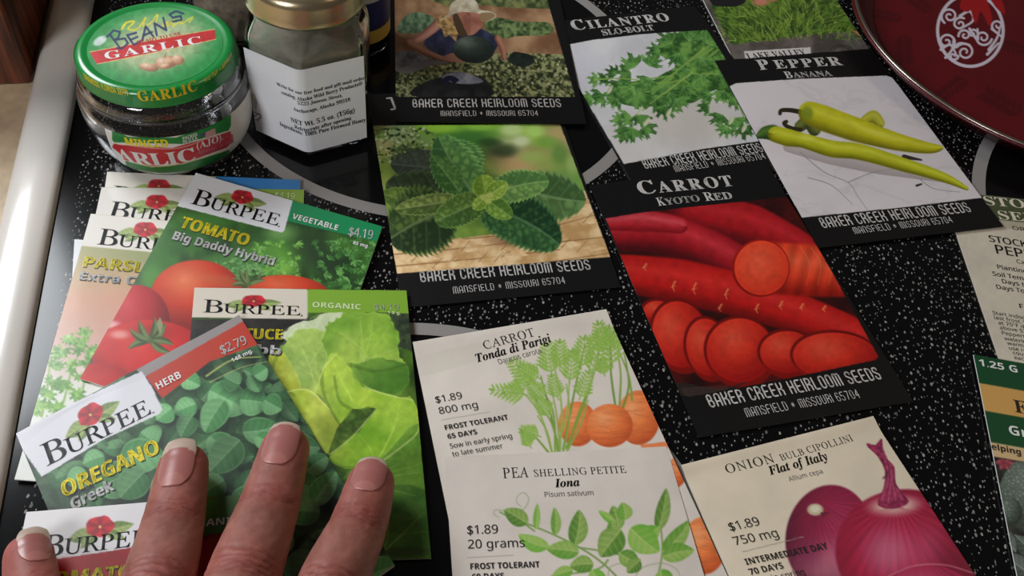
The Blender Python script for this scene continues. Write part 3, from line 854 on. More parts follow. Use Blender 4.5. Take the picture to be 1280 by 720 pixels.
def art_dill(pk):
    e = rect_y(pk, 0, .82)
    pk.setclip(rect_y(pk, 0, 1))
    pk.fill(fx((74, 66, 62), (108, 100, 94), 18, 1))
    pk.poly([(870, -200), (1130, -200), (1060, 0), (1080, 38), (1000, 44), (915, 56), (890, 10)], fx((44, 70, 24), (98, 128, 44), 9, 2))
    rg = random.Random(2)
    for i in range(560):
        x = rg.uniform(905, 1075); y = rg.uniform(2, 52) - (x - 990) * .03; t = rg.gauss(-PI / 2 + (x - 985) / 90, .55); l = rg.uniform(8, 26)
        c = rg.choice([(134, 160, 60), (96, 130, 44), (160, 182, 84), (62, 92, 34), (44, 66, 26), (116, 148, 58)])
        pk.stroke([(x, y), (x + l * math.cos(t) * .6, y + l * math.sin(t) * .5), (x + l * math.cos(t), y + l * math.sin(t) * .8 + 2)], 1.1, .5, c, .85, 3)
    pk.poly([(880, -30), (940, -30), (930, 4), (900, 8), (888, 2)], (30, 28, 30), smooth=4)
    pk.blob(951, 2, 10, 5, (196, 128, 104), 1); pk.blob(966, -2, 6, 4, (186, 116, 92), 1)
    pk.poly([(1062, 36), (1082, 44), (1090, 62), (1076, 46)], (190, 140, 66))
    for r in (14, 10):
        pk.stroke([(1052 + r * math.cos(t), 64 + r * .55 * math.sin(t)) for t in np.linspace(0, 2 * PI, 18)], 1.2, 1.2, (44, 40, 40), .8)
    pk.setclip()


def art_back(pk):
    pk.fill((206, 196, 178))
    pk.noise(.05, 30, 3)
    strip(pk, 0, .125, (70, 78, 48))
    strip(pk, .125, .165, (178, 168, 146))
    def L(t, p0, h, st='sans', nat=.95, ink='dark', part='instructions', sl=.16, bold=0):
        pk.say(part, ink, t, p0, (p0[0] + 40, p0[1] + 40 * sl), h, st, natural=nat, bold=bold)
    L('STOR', (1232, 256), 10.5, 'serifb', 1.15, 'cream', 'maker_lettering', .09)
    L('SEE', (1250, 274), 10.5, 'serifb', 1.15, 'cream', 'maker_lettering', .09)
    L('OR', (1266, 287), 4.5, 'sans', 1.2, 'dark', 'maker_lettering')
    L('STOCKY', (1237, 302), 7.6, 'sans', .95, bold=.02); L('PEPPER', (1246, 317), 10.5, 'sans', .92, bold=.02)
    L('Ca', (1271, 329), 4.5)
    for i, (t, x, y) in enumerate([('Planting D', 1247, 336), ('Soil Temp:', 1241, 344.5), ('Days to', 1253, 354), ('Days To H', 1246, 361)]): L(t, (x, y), 5, bold=.015)
    L('F', (1275, 385.5), 5.5, bold=.03)
    for t, x, y in [('Start indoors', 1241, 393), ('last frost. W', 1243, 399), ('at 70\u00b0F da', 1248, 405.5), ('above 53', 1250, 411.5), ('Peppers l', 1252.5, 418), ('watering', 1255.5, 425), ('warm s', 1259, 431), ('use row', 1261.5, 437), ('count', 1266.5, 443), ('each', 1268, 449)]: L(t, (x, y), 4.2)
    pk.noise(.03, 6, 8)


def art_carrot(pk):
    pk.setclip([(757, 273), (800, 266), (870, 258), (985, 246), (1040, 340), (1098, 446), (1094, 450), (980, 474), (862, 496), (845, 492), (800, 380)])
    pk.fill(fx((34, 6, 6), (70, 12, 12), 30, 1))
    sk = lambda a, b: .88 + .24 * fbm(a / 9, b * 3, 4)
    pk.tube([(860, 262), (940, 282), (1010, 312)], [24, 26, 16], (92, 8, 16), (158, 18, 26), (186, 34, 40), tex=sk)
    pk.tube([(752, 292), (830, 292), (900, 318), (960, 352)], [20, 26, 24, 20], (74, 6, 14), (148, 18, 28), (196, 46, 56), tex=sk)
    pk.tube([(742, 280), (800, 276), (850, 282)], [8, 14, 10], (130, 14, 24), (176, 34, 44), (206, 70, 80), tex=sk)
    pk.tube([(768, 340), (850, 352), (950, 376), (1060, 416), (1110, 440)], [22, 28, 27, 22, 18], (110, 8, 8), (178, 22, 20), (204, 40, 36), off=-.3, tex=sk)
    for x, y, l in [(842, 358, 12), (868, 361, 14), (908, 368, 13), (946, 386, 11), (976, 382, 10), (1002, 384, 8), (1030, 386, 7), (900, 385, 9), (806, 334, 8)]:
        pk.stroke([(x + 2, y - l / 2), (x - 1, y), (x + 1, y + l / 2)], 2.2, .8, (226, 140, 84), .8)
        pk.stroke([(x - 3, y + 1), (x + 3, y - 1)], 1.0, .6, (240, 170, 120), .6)
    # cut carrot
    pk.tube([(950, 334), (1010, 338), (1062, 344)], [32, 33, 27], (150, 22, 12), (222, 62, 34), (238, 92, 56), tex=lambda a, b: .9 + .18 * np.sin(a / 3.2 + 2 * b) * .5 + .1 * fbm(a / 4, b * 4, 6))

    def ringed(p, q, U, V):
        d = np.hypot(p, q); return .90 + .16 * fbm(U / 5, V / 5, 7) - .05 * np.exp(-((d - .5) / .12) ** 2) + .06 * (d > .93)
    pk.ball(951, 335, 36, 36, (120, 14, 8), (150, 20, 12), (170, 30, 20), 20); pk.ball(952, 335, 34, 34, (206, 44, 24), (232, 74, 44), (238, 92, 62), 20, -.2, -.2, tex=ringed)
    for k in range(3):
        pk.stroke([(1000 + k * 14, 308 + k * 2), (1012 + k * 14, 330), (1008 + k * 14, 356)], 1.6, .8, (240, 120, 80), .5)
    # slices in a row
    for i, (x, y, rx, ry, a) in enumerate([(822, 388, 18, 12, 0), (850, 418, 34, 42, -15), (884, 434, 26, 36, -10), (925, 438, 42, 40, 12), (984, 440, 34, 26, 0), (1045, 446, 54, 30, 4)]):
        pk.ball(x - 1, y - 1, rx + 2.5, ry + 2.5, (96, 8, 6), (104, 10, 8), (112, 12, 10), a); pk.ball(x + 3, y + 6, rx + 1, ry + 2, (120, 12, 8), (150, 18, 12), (160, 24, 18), a)
        pk.ball(x, y, rx, ry, (150, 14, 12), (204, 44, 28), (226, 80, 56), a, -.3, -.35, tex=ringed)
    pk.poly([(845, 478), (900, 486), (935, 476), (905, 490), (850, 500)], (40, 30, 28), smooth=3)
    for k in range(6): pk.stroke([(852 + k, 486 + k * 2), (880, 484 + k * 2), (910, 482 + k)], 1, .6, (92, 74, 66), .6)
    pk.setclip()
    pk.fill((16, 15, 16), 0)


def art_pepper(pk):
    pk.setclip([(912, 108), (920, 104), (1000, 98.5), (1108, 94.5), (1115, 97), (1180, 172), (1228, 247), (1130, 259), (1002, 272), (956, 190)])

    def marble(U, V):
        a = fbm(U / 60, V / 30, 1); b = np.abs(fbm(U / 70 + a * 1.4, V / 36 + a, 5) - .5)
        k = np.clip(1 - b / .035, 0, 1) * .16 + np.clip(a - .5, 0, 1) * .35
        return np.array([214, 206, 208.]) * (1 - k[..., None]) + np.array([150, 146, 150.]) * k[..., None]
    pk.fill(marble)
    for s in [[(1000, 190), (1030, 215), (1060, 228), (1072, 245), (1084, 262)], [(1060, 228), (1090, 216), (1120, 212), (1150, 224)], [(1010, 222), (1040, 232), (1066, 256)], [(1150, 224), (1168, 236), (1200, 240)]]:
        pk.stroke(s, 1.4, .7, (132, 126, 128), .7)
    pk.stroke([(1146, 232), (1152, 230)], 3, 2, (26, 24, 24), 1)
    # shade under the fruit as photographed
    pk.tube([(985, 184), (1040, 198), (1100, 210), (1190, 226)], [6, 8, 8, 3], (150, 138, 134), (160, 150, 146), (168, 158, 154), a=.7)
    pk.stroke([(1130, 196), (1152, 200)], 6, 2, (34, 26, 26), .9)
    tx = lambda a, b: .92 + .16 * fbm(a / 12, b * 2, 9)
    pk.tube([(1082, 150), (1092, 146), (1100, 154)], [6, 8, 6], (120, 118, 26), (170, 168, 44), (190, 186, 66))
    pk.tube([(1000, 158), (1010, 152), (1018, 162)], [7, 8, 8], (52, 62, 26), (86, 96, 40), (110, 118, 54))
    pk.stroke([(1010, 143), (1000, 140), (990, 138), (981, 137.5), (976, 138.5), (975, 142)], 6.5, 4.6, (44, 38, 24))
    pk.stroke([(1000, 162), (992, 161), (984, 158), (980, 154), (983, 152)], 5.5, 4.6, (44, 40, 24))
    pk.tube([(1012, 141), (1030, 148), (1070, 162), (1120, 177), (1160, 185), (1176, 185)], [14, 16, 15, 11, 7, 3], (118, 112, 10), (180, 176, 24), (206, 204, 56), tex=tx)
    pk.blob(1009, 142, 7, 9, (120, 136, 36), .85, soft=.8)
    pk.tube([(948, 170), (957, 166), (966, 166), (974, 170)], [3, 8, 10, 9], (34, 58, 22), (62, 92, 34), (86, 116, 50))
    pk.tube([(970, 168), (985, 172), (1005, 176), (1040, 186), (1075, 190), (1130, 206), (1180, 222), (1209, 236)], [10, 11, 9, 10.5, 10, 8.5, 6, 2], (112, 110, 8), (172, 174, 24), (202, 204, 58), tex=tx)
    pk.blob(1010, 172, 10, 3, (216, 218, 96), .5, 12); pk.blob(1100, 168, 26, 3.4, (214, 212, 84), .45, 16)
    pk.setclip()


def art_broccoli(pk):
    pk.fill((20, 72, 42))
    strip(pk, .115, .22, (206, 158, 88)); strip(pk, .22, .335, (20, 72, 40)); strip(pk, .335, .385, (206, 176, 130))
    strip(pk, .385, 1, (34, 34, 34))
    def L(t, p0, h, ink, st='sansb', nat=.95, sl=.19, bold=0, part='title_lettering'): pk.say(part, ink, t, p0, (p0[0] + 40, p0[1] + 40 * sl), h, st, natural=nat, bold=bold)
    L('1.25 G', (1224.5, 457), 8, 'white', nat=1.1, part='weight_lettering')
    L('F', (1269, 515), 15, 'dark', 'serifb'); L('Gre', (1262, 543), 11, 'white', nat=1.05, part='variety_lettering')
    L('Helping Gardeners', (1231, 560), 7, 'dark', 'sansb', sl=.2, part='slogan_lettering')
    pk.setclip(rect_y(pk, .388, 1))
    pk.fill(fx((22, 24, 24), (58, 58, 56), 12, 2))
    for i, (b, t, w) in enumerate([((1250, 700), (1232, 640), 24), ((1270, 690), (1240, 655), 22), ((1290, 720), (1250, 690), 26), ((1240, 620), (1262, 600), 14), ((1300, 700), (1268, 668), 24)]):
        pk.leaf(b, t, w, (56, 68, 64), (112, 124, 116), (160, 168, 156), seed=i)

    def nub(p, q, U, V):
        f1, f2 = worley(U / 4.5, V / 4.5, 3); return .7 + .5 * (f2 - f1) + .25 * fbm(U / 2, V / 2, 4)
    pk.ball(1295, 618, 46, 50, (48, 58, 52), (92, 106, 96), (126, 138, 126), 0, tex=nub)
    pk.ball(1262, 640, 16, 18, (48, 58, 52), (88, 102, 92), (120, 132, 120), 0, tex=nub)
    for x, y, t in [(1226, 590, 0), (1236, 602, 1)]:
        for k in range(5): pk.leaf((x, y), (x + 13 * math.cos(k * 1.257 + t), y + 13 * math.sin(k * 1.257 + t)), 9, (96, 92, 140), (150, 146, 190), nv=3)
        pk.blob(x, y, 3, 3, (220, 200, 120), 1)
    for k in range(6): pk.leaf((1256, 578), (1256 + 12 * math.cos(k * 1.05), 578 + 11 * math.sin(k * 1.05)), 8, (130, 50, 62), (186, 96, 104), nv=3)
    pk.setclip()


CREAM = (218, 208, 196)


def fern(pk, a, b, w, cols, rg, n=7):
    """feathery carrot top along a rib from a to b"""
    a = np.array(a, float); b = np.array(b, float); d = b - a; L = np.hypot(*d); d /= L; nn = np.array([-d[1], d[0]])
    pk.stroke([a, b], 1.6, .8, cols[1], .95, 0)
    for i in range(n):
        t = (i + 1) / (n + .5); o = a + d * L * t; l = w * (1 - .62 * t)
        for sg in (-1, 1):
            e = o + (d * .75 + nn * sg) * l
            pk.leaf(o, e, l * .20 + .9, cols[1], cols[2], nv=0, seed=i)
            for u in (.35, .6, .8):
                q = o + (e - o) * u
                for s2 in (-1, 1):
                    g = q + (d * .8 + nn * sg * .4 + nn * s2 * .55) * l * .34
                    pk.leaf(q, g, 1.9, cols[1], cols[2] if rg.random() < .6 else cols[1], nv=0)
    pk.leaf(b - d * 2, b + d * w * .4, 3.4, cols[0], cols[2], nv=0)


def crt(pk, x, y, rx, ry, seed, ang=0):
    def tx(p, q, U, V): return .9 + .22 * fbm(p * 2.2, q * 9, seed) - .06 * (np.abs(np.sin(q * 11 + p)) < .12)
    pk.ball(x, y, rx, ry, (196, 84, 34), (232, 124, 62), (244, 160, 104), ang, -.3, -.35, tex=tx)
    rg = random.Random(seed)
    for k in range(8):
        yy = y + ry * rg.uniform(-.6, .7); xx = x + rx * rg.uniform(-.5, .5); pk.stroke([(xx - 7, yy), (xx, yy + 1.5), (xx + 7, yy)], .8, .4, (188, 84, 36), .55)


def price(pk, p, price_t, wt, p2, l1, p3, h=(11, 11), sl=-.05):
    f = lambda part, t, q, hh, st, nat, bold=0: pk.say(part, 'dark', t, q, (q[0] + 60, q[1] + 60 * sl), hh, st, natural=nat, bold=bold)
    f('price_lettering', price_t, p, h[0], 'sans', .98); f('price_lettering', wt, p2, h[1], 'sans', 1.0)
    for i, (t, q, hh, b) in enumerate(l1): f('growing_lettering', t, q, hh, 'sansb' if b else 'sans', .92 if b else .88)


def art_tonda(pk):
    pk.fill(CREAM); pk.noise(.05, 40, 2)
    pk.poly([(516, 452), (560, 436), (612, 428), (606, 446), (560, 462), (522, 470)], (206, 196, 182), .5, smooth=4)
    rg = random.Random(7); G = [(104, 148, 48), (134, 174, 68), (172, 202, 100)]
    # root bunch behind
    crt(pk, 798, 522, 27, 34, 3); crt(pk, 722, 530, 24, 28, 4)
    for s in [[(690, 565), (676, 520), (655, 492), (640, 486)], [(694, 565), (690, 510), (662, 470), (652, 460)], [(700, 562), (702, 510), (694, 462), (690, 440)], [(704, 562), (716, 500), (726, 452), (732, 430)], [(708, 560), (730, 506), (744, 460), (752, 425)], [(686, 566), (668, 545), (655, 538)], [(698, 560), (684, 500), (676, 470)], [(710, 560), (722, 520), (738, 480)], [(694, 563), (708, 520), (712, 470)],
              [(770, 512), (764, 470), (762, 430), (752, 405)], [(774, 512), (776, 470), (772, 440)], [(778, 512), (786, 480), (780, 440)], [(698, 566), (690, 530), (670, 500)], [(790, 500), (786, 470), (774, 440)]]:
        pk.stroke(s, 3.0, 1.6, rg.choice([(126, 160, 62), (150, 180, 86), (108, 146, 50)]), .95)
    crt(pk, 762, 532, 29, 27, 5)
    for s in [[(704, 566), (712, 520), (708, 480)], [(708, 566), (726, 530), (735, 500)], [(700, 566), (696, 520), (690, 490)], [(690, 566), (684, 540), (672, 520)]]: pk.stroke(s, 2.6, 1.6, (140, 172, 74), .95)
    for a, b, w in [((660, 494), (616, 487), 15), ((668, 480), (640, 452), 17), ((676, 474), (650, 458), 13), ((690, 470), (684, 432), 18), ((700, 462), (700, 428), 15), ((726, 462), (731, 424), 18), ((738, 470), (752, 425), 15), ((736, 440), (756, 412), 14), ((712, 480), (716, 440), 15), ((676, 546), (652, 537), 12), ((664, 560), (654, 540), 9), ((682, 500), (662, 480), 14), ((760, 440), (748, 405), 16), ((766, 460), (762, 410), 15), ((724, 500), (736, 466), 13), ((774, 440), (768, 415), 11), ((690, 520), (672, 500), 12), ((756, 470), (752, 450), 10), ((660, 480), (630, 490), 12), ((698, 500), (690, 470), 12)]:
        fern(pk, a, b, w, G, rg)
    # roots lower down, past the pea packet
    crt(pk, 880, 682, 28, 36, 6); crt(pk, 846, 590, 14, 22, 8, 20)
    pk.poly([(800, 556), (832, 552), (836, 560), (806, 566)], (232, 132, 76))
    T = lambda part, ink, t, a, b, h, st, sp=1., bold=0: pk.say(part, ink, t, a, b, h, st, sp, bold)
    T('title_lettering', 'dark', 'CARROT', (606, 437), (669, 420), 10, 'serif', 1.1)
    T('title_lettering', 'black', 'Tonda di Parigi', (597, 453), (690, 427.5), 10.5, 'serifbi', bold=.01)
    T('title_lettering', 'taupe', 'Daucus carota', (624, 455.5), (677, 441), 6.5, 'sans')
    price(pk, (545, 504), '$1.89', '800 mg', (549.5, 518), [('FROST TOLERANT', (556.7, 538), 6.2, 1), ('65 DAYS', (560, 549), 6.2, 1), ('Sow in early spring', (563, 561), 6.2, 0), ('to late summer', (566, 571), 6.2, 0)], None, (8.6, 8.6), -.17)
    pk.stroke([(552, 525), (612, 515)], .8, .8, (160, 150, 140))


def art_pea(pk):
    pk.fill((216, 205, 195)); pk.noise(.05, 50, 4)
    lo, mi, hi = (76, 122, 38), (124, 164, 62), (168, 196, 102)
    for s in [[(625, 640), (640, 648), (660, 655), (700, 672), (740, 694), (770, 720), (790, 750)], [(720, 684), (760, 690), (800, 700)], [(825, 650), (828, 690), (820, 730)], [(690, 720), (745, 712), (760, 700)], [(668, 664), (650, 650)]]:
        pk.stroke(s, 2.2, 2.6, (126, 156, 82), .95)
    for s in [[(640, 645), (655, 636), (661, 624), (655, 616), (647, 620), (646, 628), (652, 634)], [(640, 645), (628, 638), (618, 638), (618, 643), (624, 647)], [(790, 735), (800, 712), (826, 704), (846, 712), (852, 730)], [(760, 720), (764, 708), (784, 704), (792, 716)]]:
        pk.stroke(s, 1.2, .9, (150, 160, 120), .9)
    L = [((660, 654), (630, 637), 22, 0), ((670, 662), (672, 629), 9, 0), ((694, 669), (693, 634), 13, .04), ((718, 682), (724, 637), 24, .05), ((686, 684), (648, 668), 20, -.08), ((724, 690), (683, 686), 23, .02), ((774, 662), (766, 632), 20, 0), ((770, 655), (748, 638), 10, 0), ((782, 650), (778, 628), 20, .03), ((768, 672), (764, 650), 16, 0), ((822, 664), (833, 610), 18, .03), ((806, 678), (825, 658), 22, -.1), ((828, 690), (862, 650), 22, .06),
         ((776, 662), (750, 696), 34, 0), ((788, 660), (824, 690), 36, .03), ((828, 696), (868, 688), 24, -.05), ((742, 705), (712, 708), 22, .04), ((740, 712), (756, 740), 22, 0), ((826, 712), (840, 740), 26, .1), ((774, 692), (800, 706), 22, 0), ((800, 700), (784, 716), 18, 0), ((716, 712), (690, 720), 16, 0), ((770, 740), (742, 752), 26, 0), ((840, 740), (872, 752), 28, 0), ((700, 745), (670, 770), 30, 0)]
    for i, (b, t, w, bd) in enumerate(L):
        k = (i * 37 % 10) / 20
        pk.leaf(b, t, w, tuple(lo[j] * (1 + k) for j in range(3)), tuple(hi[j] * (.9 + k * .2) for j in range(3)), (190, 206, 130), bend=bd, nv=5, fat=.75, seed=i, veinw=.035)
    T = lambda t, a, b, h, st, ink='dark', bold=0, sp=1.: pk.say('title_lettering', ink, t, a, b, h, st, sp, bold)
    T('P', (629, 598), (638, 597.6), 12.5, 'serif'); T('EA', (640, 597.5), (661, 596.5), 12.5, 'serif'); T('SHELLING PETITE', (668, 596), (783, 591), 8.5, 'serif', sp=1.05)
    T('Iona', (694, 609.5), (725, 607.5), 10.5, 'serifbi', 'black', .01)
    T('Pisum sativum', (681, 621.5), (742, 619), 6.5, 'sans', 'taupe')
    price(pk, (584, 668), '$1.89', '20 grams', (585, 686), [('FROST TOLERANT', (588, 712), 7.5, 1), ('60 DAYS', (590, 725), 7.5, 1), ('Sow in early spring', (591, 738), 7.5, 0)], None, (11, 11), -.03)
    pk.stroke([(584, 697), (642, 694)], .8, .8, (160, 150, 140))


def art_onion(pk):
    pk.fill((222, 208, 184)); pk.noise(.05, 40, 6)

    def streak(cx, cy, top):
        def f(p, q, U, V):
            a = np.arctan2(U - cx, V - top + 6); return .86 + .26 * fbm(a * 16, (V - top) / 60, 5, 3) + .06 * np.cos(a * 46)
        return f
    pk.ball(1036, 672, 54, 66, (78, 10, 38), (146, 24, 62), (170, 44, 82), 8, .2, -.2, tex=streak(1020, 672, 632))
    pk.blob(1036, 706, 40, 26, (206, 150, 160), .55, soft=1.6); pk.blob(1010, 690, 16, 18, (120, 30, 70), .5, soft=1.5)
    for k in range(16): pk.stroke([(1020, 638), (1020 + 30 * math.cos(.4 + k * .16), 638 + 56 * math.sin(.4 + k * .16))], 1.2, .6, (104, 16, 52), .4, 0)
    pk.blob(1019, 637, 10, 7.5, (196, 184, 150), 1, soft=.4); pk.blob(1019, 636, 6, 4.4, (220, 212, 184), 1, soft=.5)
    for k in range(9): pk.stroke([(1026, 641), (1030 + k, 648 - k)], 1, .5, (90, 20, 40), .7, 0)
    pk.ball(1136, 692, 92, 80, (104, 8, 38), (166, 18, 58), (186, 38, 80), 10, -.1, -.05, tex=streak(1118, 692, 622))
    pk.blob(1110, 690, 26, 26, (206, 130, 150), .6, soft=1.7); pk.blob(1160, 690, 20, 28, (196, 110, 134), .35, soft=1.7); pk.blob(1190, 720, 26, 40, (96, 8, 36), .5, soft=1.6)
    pk.blob(1118, 632, 28, 11, (226, 196, 176), .95, -4, soft=1.2)
    for k in range(26):
        t = .25 + k * .105; pk.stroke([(1118 + 8 * math.cos(t), 634), (1118 + 84 * math.cos(t), 640 + 72 * math.sin(t))], 1.0, .5, (210, 90, 120) if k % 2 else (120, 10, 44), .3, 0)
    pk.poly([(1097, 631), (1104, 610), (1106, 590), (1098, 572), (1084, 558), (1085, 554), (1094, 556), (1102, 548), (1104, 560), (1110, 574), (1118, 584), (1120, 604), (1128, 616), (1136, 628), (1118, 636)], fx((112, 20, 58), (170, 52, 92), 4, 9), smooth=4)
    for s in [[(1102, 626), (1110, 600), (1108, 580), (1098, 562)], [(1110, 628), (1114, 600), (1112, 582), (1102, 560)], [(1120, 626), (1116, 604), (1114, 588)], [(1128, 624), (1119, 608)]]: pk.stroke(s, 1.4, .8, (206, 120, 146), .6)
    pk.stroke([(1104, 598), (1112, 586), (1108, 574)], 2.4, 1, (84, 10, 44), .6)
    pk.ball(1160, 756, 66, 50, (120, 14, 48), (170, 30, 74), (200, 80, 110), 6, -.2, -.4, tex=streak(1150, 760, 700))
    pk.stroke([(1104, 724), (1140, 708), (1180, 706), (1215, 716)], 2.4, 2, (216, 130, 140), .6)
    T = lambda t, a, b, h, st, ink='dark', bold=0, sp=1.: pk.say('title_lettering', ink, t, a, b, h, st, sp, bold)
    T('ONION', (909, 592), (969, 578), 11, 'serif', sp=1.08); T('BULB CIPOLLINI', (977, 576), (1067, 551), 8, 'serif', sp=1.05)
    T('Flat of Italy', (963, 594), (1036, 574.5), 11, 'serifbi', 'black', .012)
    T('Allium cepa', (987, 602), (1029, 591.5), 6, 'sans', 'taupe')
    price(pk, (913, 664), '$1.89', '750 mg', (919, 682), [('INTERMEDIATE DAY', (933, 706.5), 8, 1), ('70 DAYS', (938, 719), 8, 1), ('Sow in spring', (944, 731), 8, 0)], None, (11, 11), -.20)
    pk.stroke([(928, 690), (1004, 671)], .9, .9, (150, 140, 124))


def tomato(pk, x, y, rx, ry, seed, ang=0, lo=(120, 12, 10), mid=(198, 34, 26), hi=(226, 74, 54), hl=None):
    pk.ball(x, y, rx, ry, lo, mid, hi, ang, -.25, -.45, tex=lambda p, q, U, V: .94 + .1 * fbm(U / 16, V / 16, seed))
    if hl: pk.blob(x + hl[0], y + hl[1], hl[2], hl[3], (246, 214, 206), hl[4], soft=1.4)


def calyx(pk, x, y, r, seed, angs):
    for i, t in enumerate(angs):
        t = math.radians(t); e = np.array([math.cos(t), math.sin(t)]) * r
        pk.leaf((x, y), (x + e[0], y + e[1]), r * .3, (52, 74, 36), (124, 140, 84), (150, 160, 110), bend=.1 * (-1) ** i, nv=0, fat=.8, seed=seed + i)
    pk.blob(x, y, r * .14, r * .12, (86, 104, 50), 1)


def curly(pk, pts, seed, n, size, cols):
    rg = random.Random(seed)
    P = np.array(pts, float); x0, y0 = P.min(0); x1, y1 = P.max(0)
    for i in range(n):
        x = rg.uniform(x0, x1); y = rg.uniform(y0, y1)
        c = ((P[:, 0].mean(), P[:, 1].mean())); t = math.atan2(y - c[1], x - c[0]) + rg.uniform(-.6, .6); k = rg.random(); r = rg.uniform(*size)
        fan(pk, (x, y), t, r, tuple(v * (.7 + .3 * k) for v in cols[0]), tuple(v * (.8 + .3 * k) for v in cols[1]), seed * 100 + i, lobes=4, depth=.4)


def art_parsley(pk):
    def bg(U, V):
        k = np.clip((V - 318) / 170, 0, 1)[..., None]
        c0, c1, c2, c3 = np.array([168, 160, 108.]), np.array([206, 150, 120.]), np.array([206, 166, 152.]), np.array([222, 222, 214.])
        a = np.where(k < .33, c0 + (c1 - c0) * k * 3, np.where(k < .66, c1 + (c2 - c1) * (k * 3 - 1), c2 + (c3 - c2) * (k * 3 - 2)))
        return a * (.97 + .06 * fbm(U / 20, V / 20, 3))[..., None]
    pk.fill(bg)
    pk.blob(190, 322, 60, 12, (140, 150, 96), .7, 8, soft=1.5); pk.blob(150, 400, 40, 30, (196, 140, 120), .4, soft=1.8)
    rg = random.Random(8)
    for s in [[(60, 560), (80, 500), (92, 450)], [(70, 560), (100, 500), (110, 440)], [(52, 520), (60, 480), (62, 450)]]: pk.stroke(s, 4, 2.4, (146, 176, 90), .95)
    cen = [(86, 424), (98, 436), (76, 440), (110, 452), (70, 458), (90, 462), (64, 476), (104, 474), (56, 492), (80, 486), (48, 510), (68, 508), (94, 496), (118, 440), (106, 420), (60, 530), (84, 524), (50, 540), (74, 548), (100, 530)]
    for i, (x, y) in enumerate(cen):
        for k in range(4):
            t = rg.uniform(0, 2 * PI); fan(pk, (x + rg.uniform(-4, 4), y + rg.uniform(-4, 4)), t, rg.uniform(11, 18), (70, 122, 42), rg.choice([(132, 180, 76), (160, 200, 104), (104, 156, 60)]), i * 9 + k, lobes=4, depth=.45)
    pk.poly([(113, 267), (225, 277), (365, 288), (362, 330), (210, 317), (101, 307)], (224, 217, 208))


def art_tomato(pk):
    pk.fill(fx((26, 56, 22), (64, 116, 40), 22, 2))
    for a in [(250, 275, 40, 14, (70, 128, 52)), (230, 300, 34, 16, (50, 104, 40)), (200, 330, 22, 30, (60, 118, 40)), (330, 300, 50, 12, (48, 92, 40)), (345, 318, 32, 16, (96, 158, 52)), (300, 325, 40, 12, (78, 132, 60)), (352, 335, 20, 12, (130, 190, 70)), (392, 310, 26, 22, (36, 62, 30)), (410, 330, 20, 14, (30, 54, 28)), (190, 350, 14, 20, (84, 146, 60)), (350, 290, 18, 10, (120, 170, 90))]:
        pk.blob(*a[:4], a[4], .85, soft=1.4)
    rg = random.Random(11)
    for i in range(60):
        x = rg.uniform(395, 470); y = rg.uniform(300, 362); fan(pk, (x, y), rg.uniform(0, 6.3), rg.uniform(7, 13), (36, 84, 30), rg.choice([(78, 138, 58), (104, 164, 78), (60, 116, 46)]), i, 4, .4)
    for i in range(46):
        x = rg.uniform(318, 375); y = rg.uniform(300, 345); fan(pk, (x, y), rg.uniform(0, 6.3), rg.uniform(6, 11), (60, 116, 40), rg.choice([(110, 170, 66), (140, 196, 84)]), i + 80, 4, .4)
    for i in range(26):
        x = rg.uniform(270, 330); y = rg.uniform(326, 350); fan(pk, (x, y), rg.uniform(3.6, 5.9), rg.uniform(8, 14), (56, 110, 50), (120, 170, 96), i + 160, 3, .4)
    tomato(pk, 360, 366, 52, 22, 2, 4, (150, 34, 14), (208, 62, 30), (226, 104, 62))
    tomato(pk, 246, 370, 58, 45, 1, 0, (128, 18, 8), (206, 58, 28), (236, 128, 84))
    pk.blob(280, 352, 30, 8, (196, 104, 60), .5, 10); calyx(pk, 311, 356, 22, 3, (-160, -95, -45, -15, 178, -120))
    tomato(pk, 170, 402, 42, 46, 4, 0, (110, 8, 12), (184, 26, 34), (214, 58, 66), hl=(-30, 4, 10, 5, .75))
    tomato(pk, 190, 448, 76, 48, 5, 4, (128, 8, 10), (204, 32, 28), (226, 62, 50), hl=(-40, -30, 12, 5, .6))
    tomato(pk, 120, 500, 60, 46, 6, 0, (104, 6, 10), (186, 26, 24), (214, 56, 48))
    pk.blob(190, 416, 24, 9, (150, 18, 16), .6, soft=1.5)
    calyx(pk, 188, 426, 30, 7, (-80, -118, -50, 10, 160, -150, 30))
    pk.poly([(200, 420), (196, 404), (200, 396), (204, 406)], (142, 150, 108))
    pk.poly([(366, 250.5), (478, 283), (471, 302), (358, 276)], (14, 138, 82))
    pk.poly([(240, 214), (366, 250.5), (355.5, 288), (353, 290.5), (349, 290), (219.5, 257)], (228, 228, 232))


def rag(pk, pts, lo, hi, seed, jag=2.2, sc=9, vein=None, quilt=13):
    """ragged lettuce leaf: wavy outline, blistered surface"""
    P = smooth_line(pts, 10, True); rg = random.Random(seed)
    ph = np.arange(len(P)); P = P + np.stack([np.sin(ph * 1.7 + seed) + np.sin(ph * .63), np.cos(ph * 1.3 + seed) + np.sin(ph * .5)], -1) * jag * .5
    lo, hi = np.array(lo, float), np.array(hi, float)

    def f(U, V):
        f1, f2 = worley(U / quilt + fbm(U / 12, V / 12, seed), V / quilt, seed)
        k = np.clip(.5 + 1.5 * (fbm(U / 46, V / 46, seed, 2) - .5) + .22 * (f2 - f1) - .08 + .25 * (fbm(U / 9, V / 9, seed + 5) - .5), 0, 1)[..., None]
        return lo + (hi - lo) * k
    pk.poly(P, f)
    pk.stroke(list(P[::4]) + [P[0]], 1.5, 1.5, tuple(np.minimum(hi * 1.06 + 6, 255)), .3, 0)
    if vein:
        for v in vein: pk.stroke(v, 2.6, .9, tuple(np.minimum(hi * 1.10 + 12, 255)), .4)


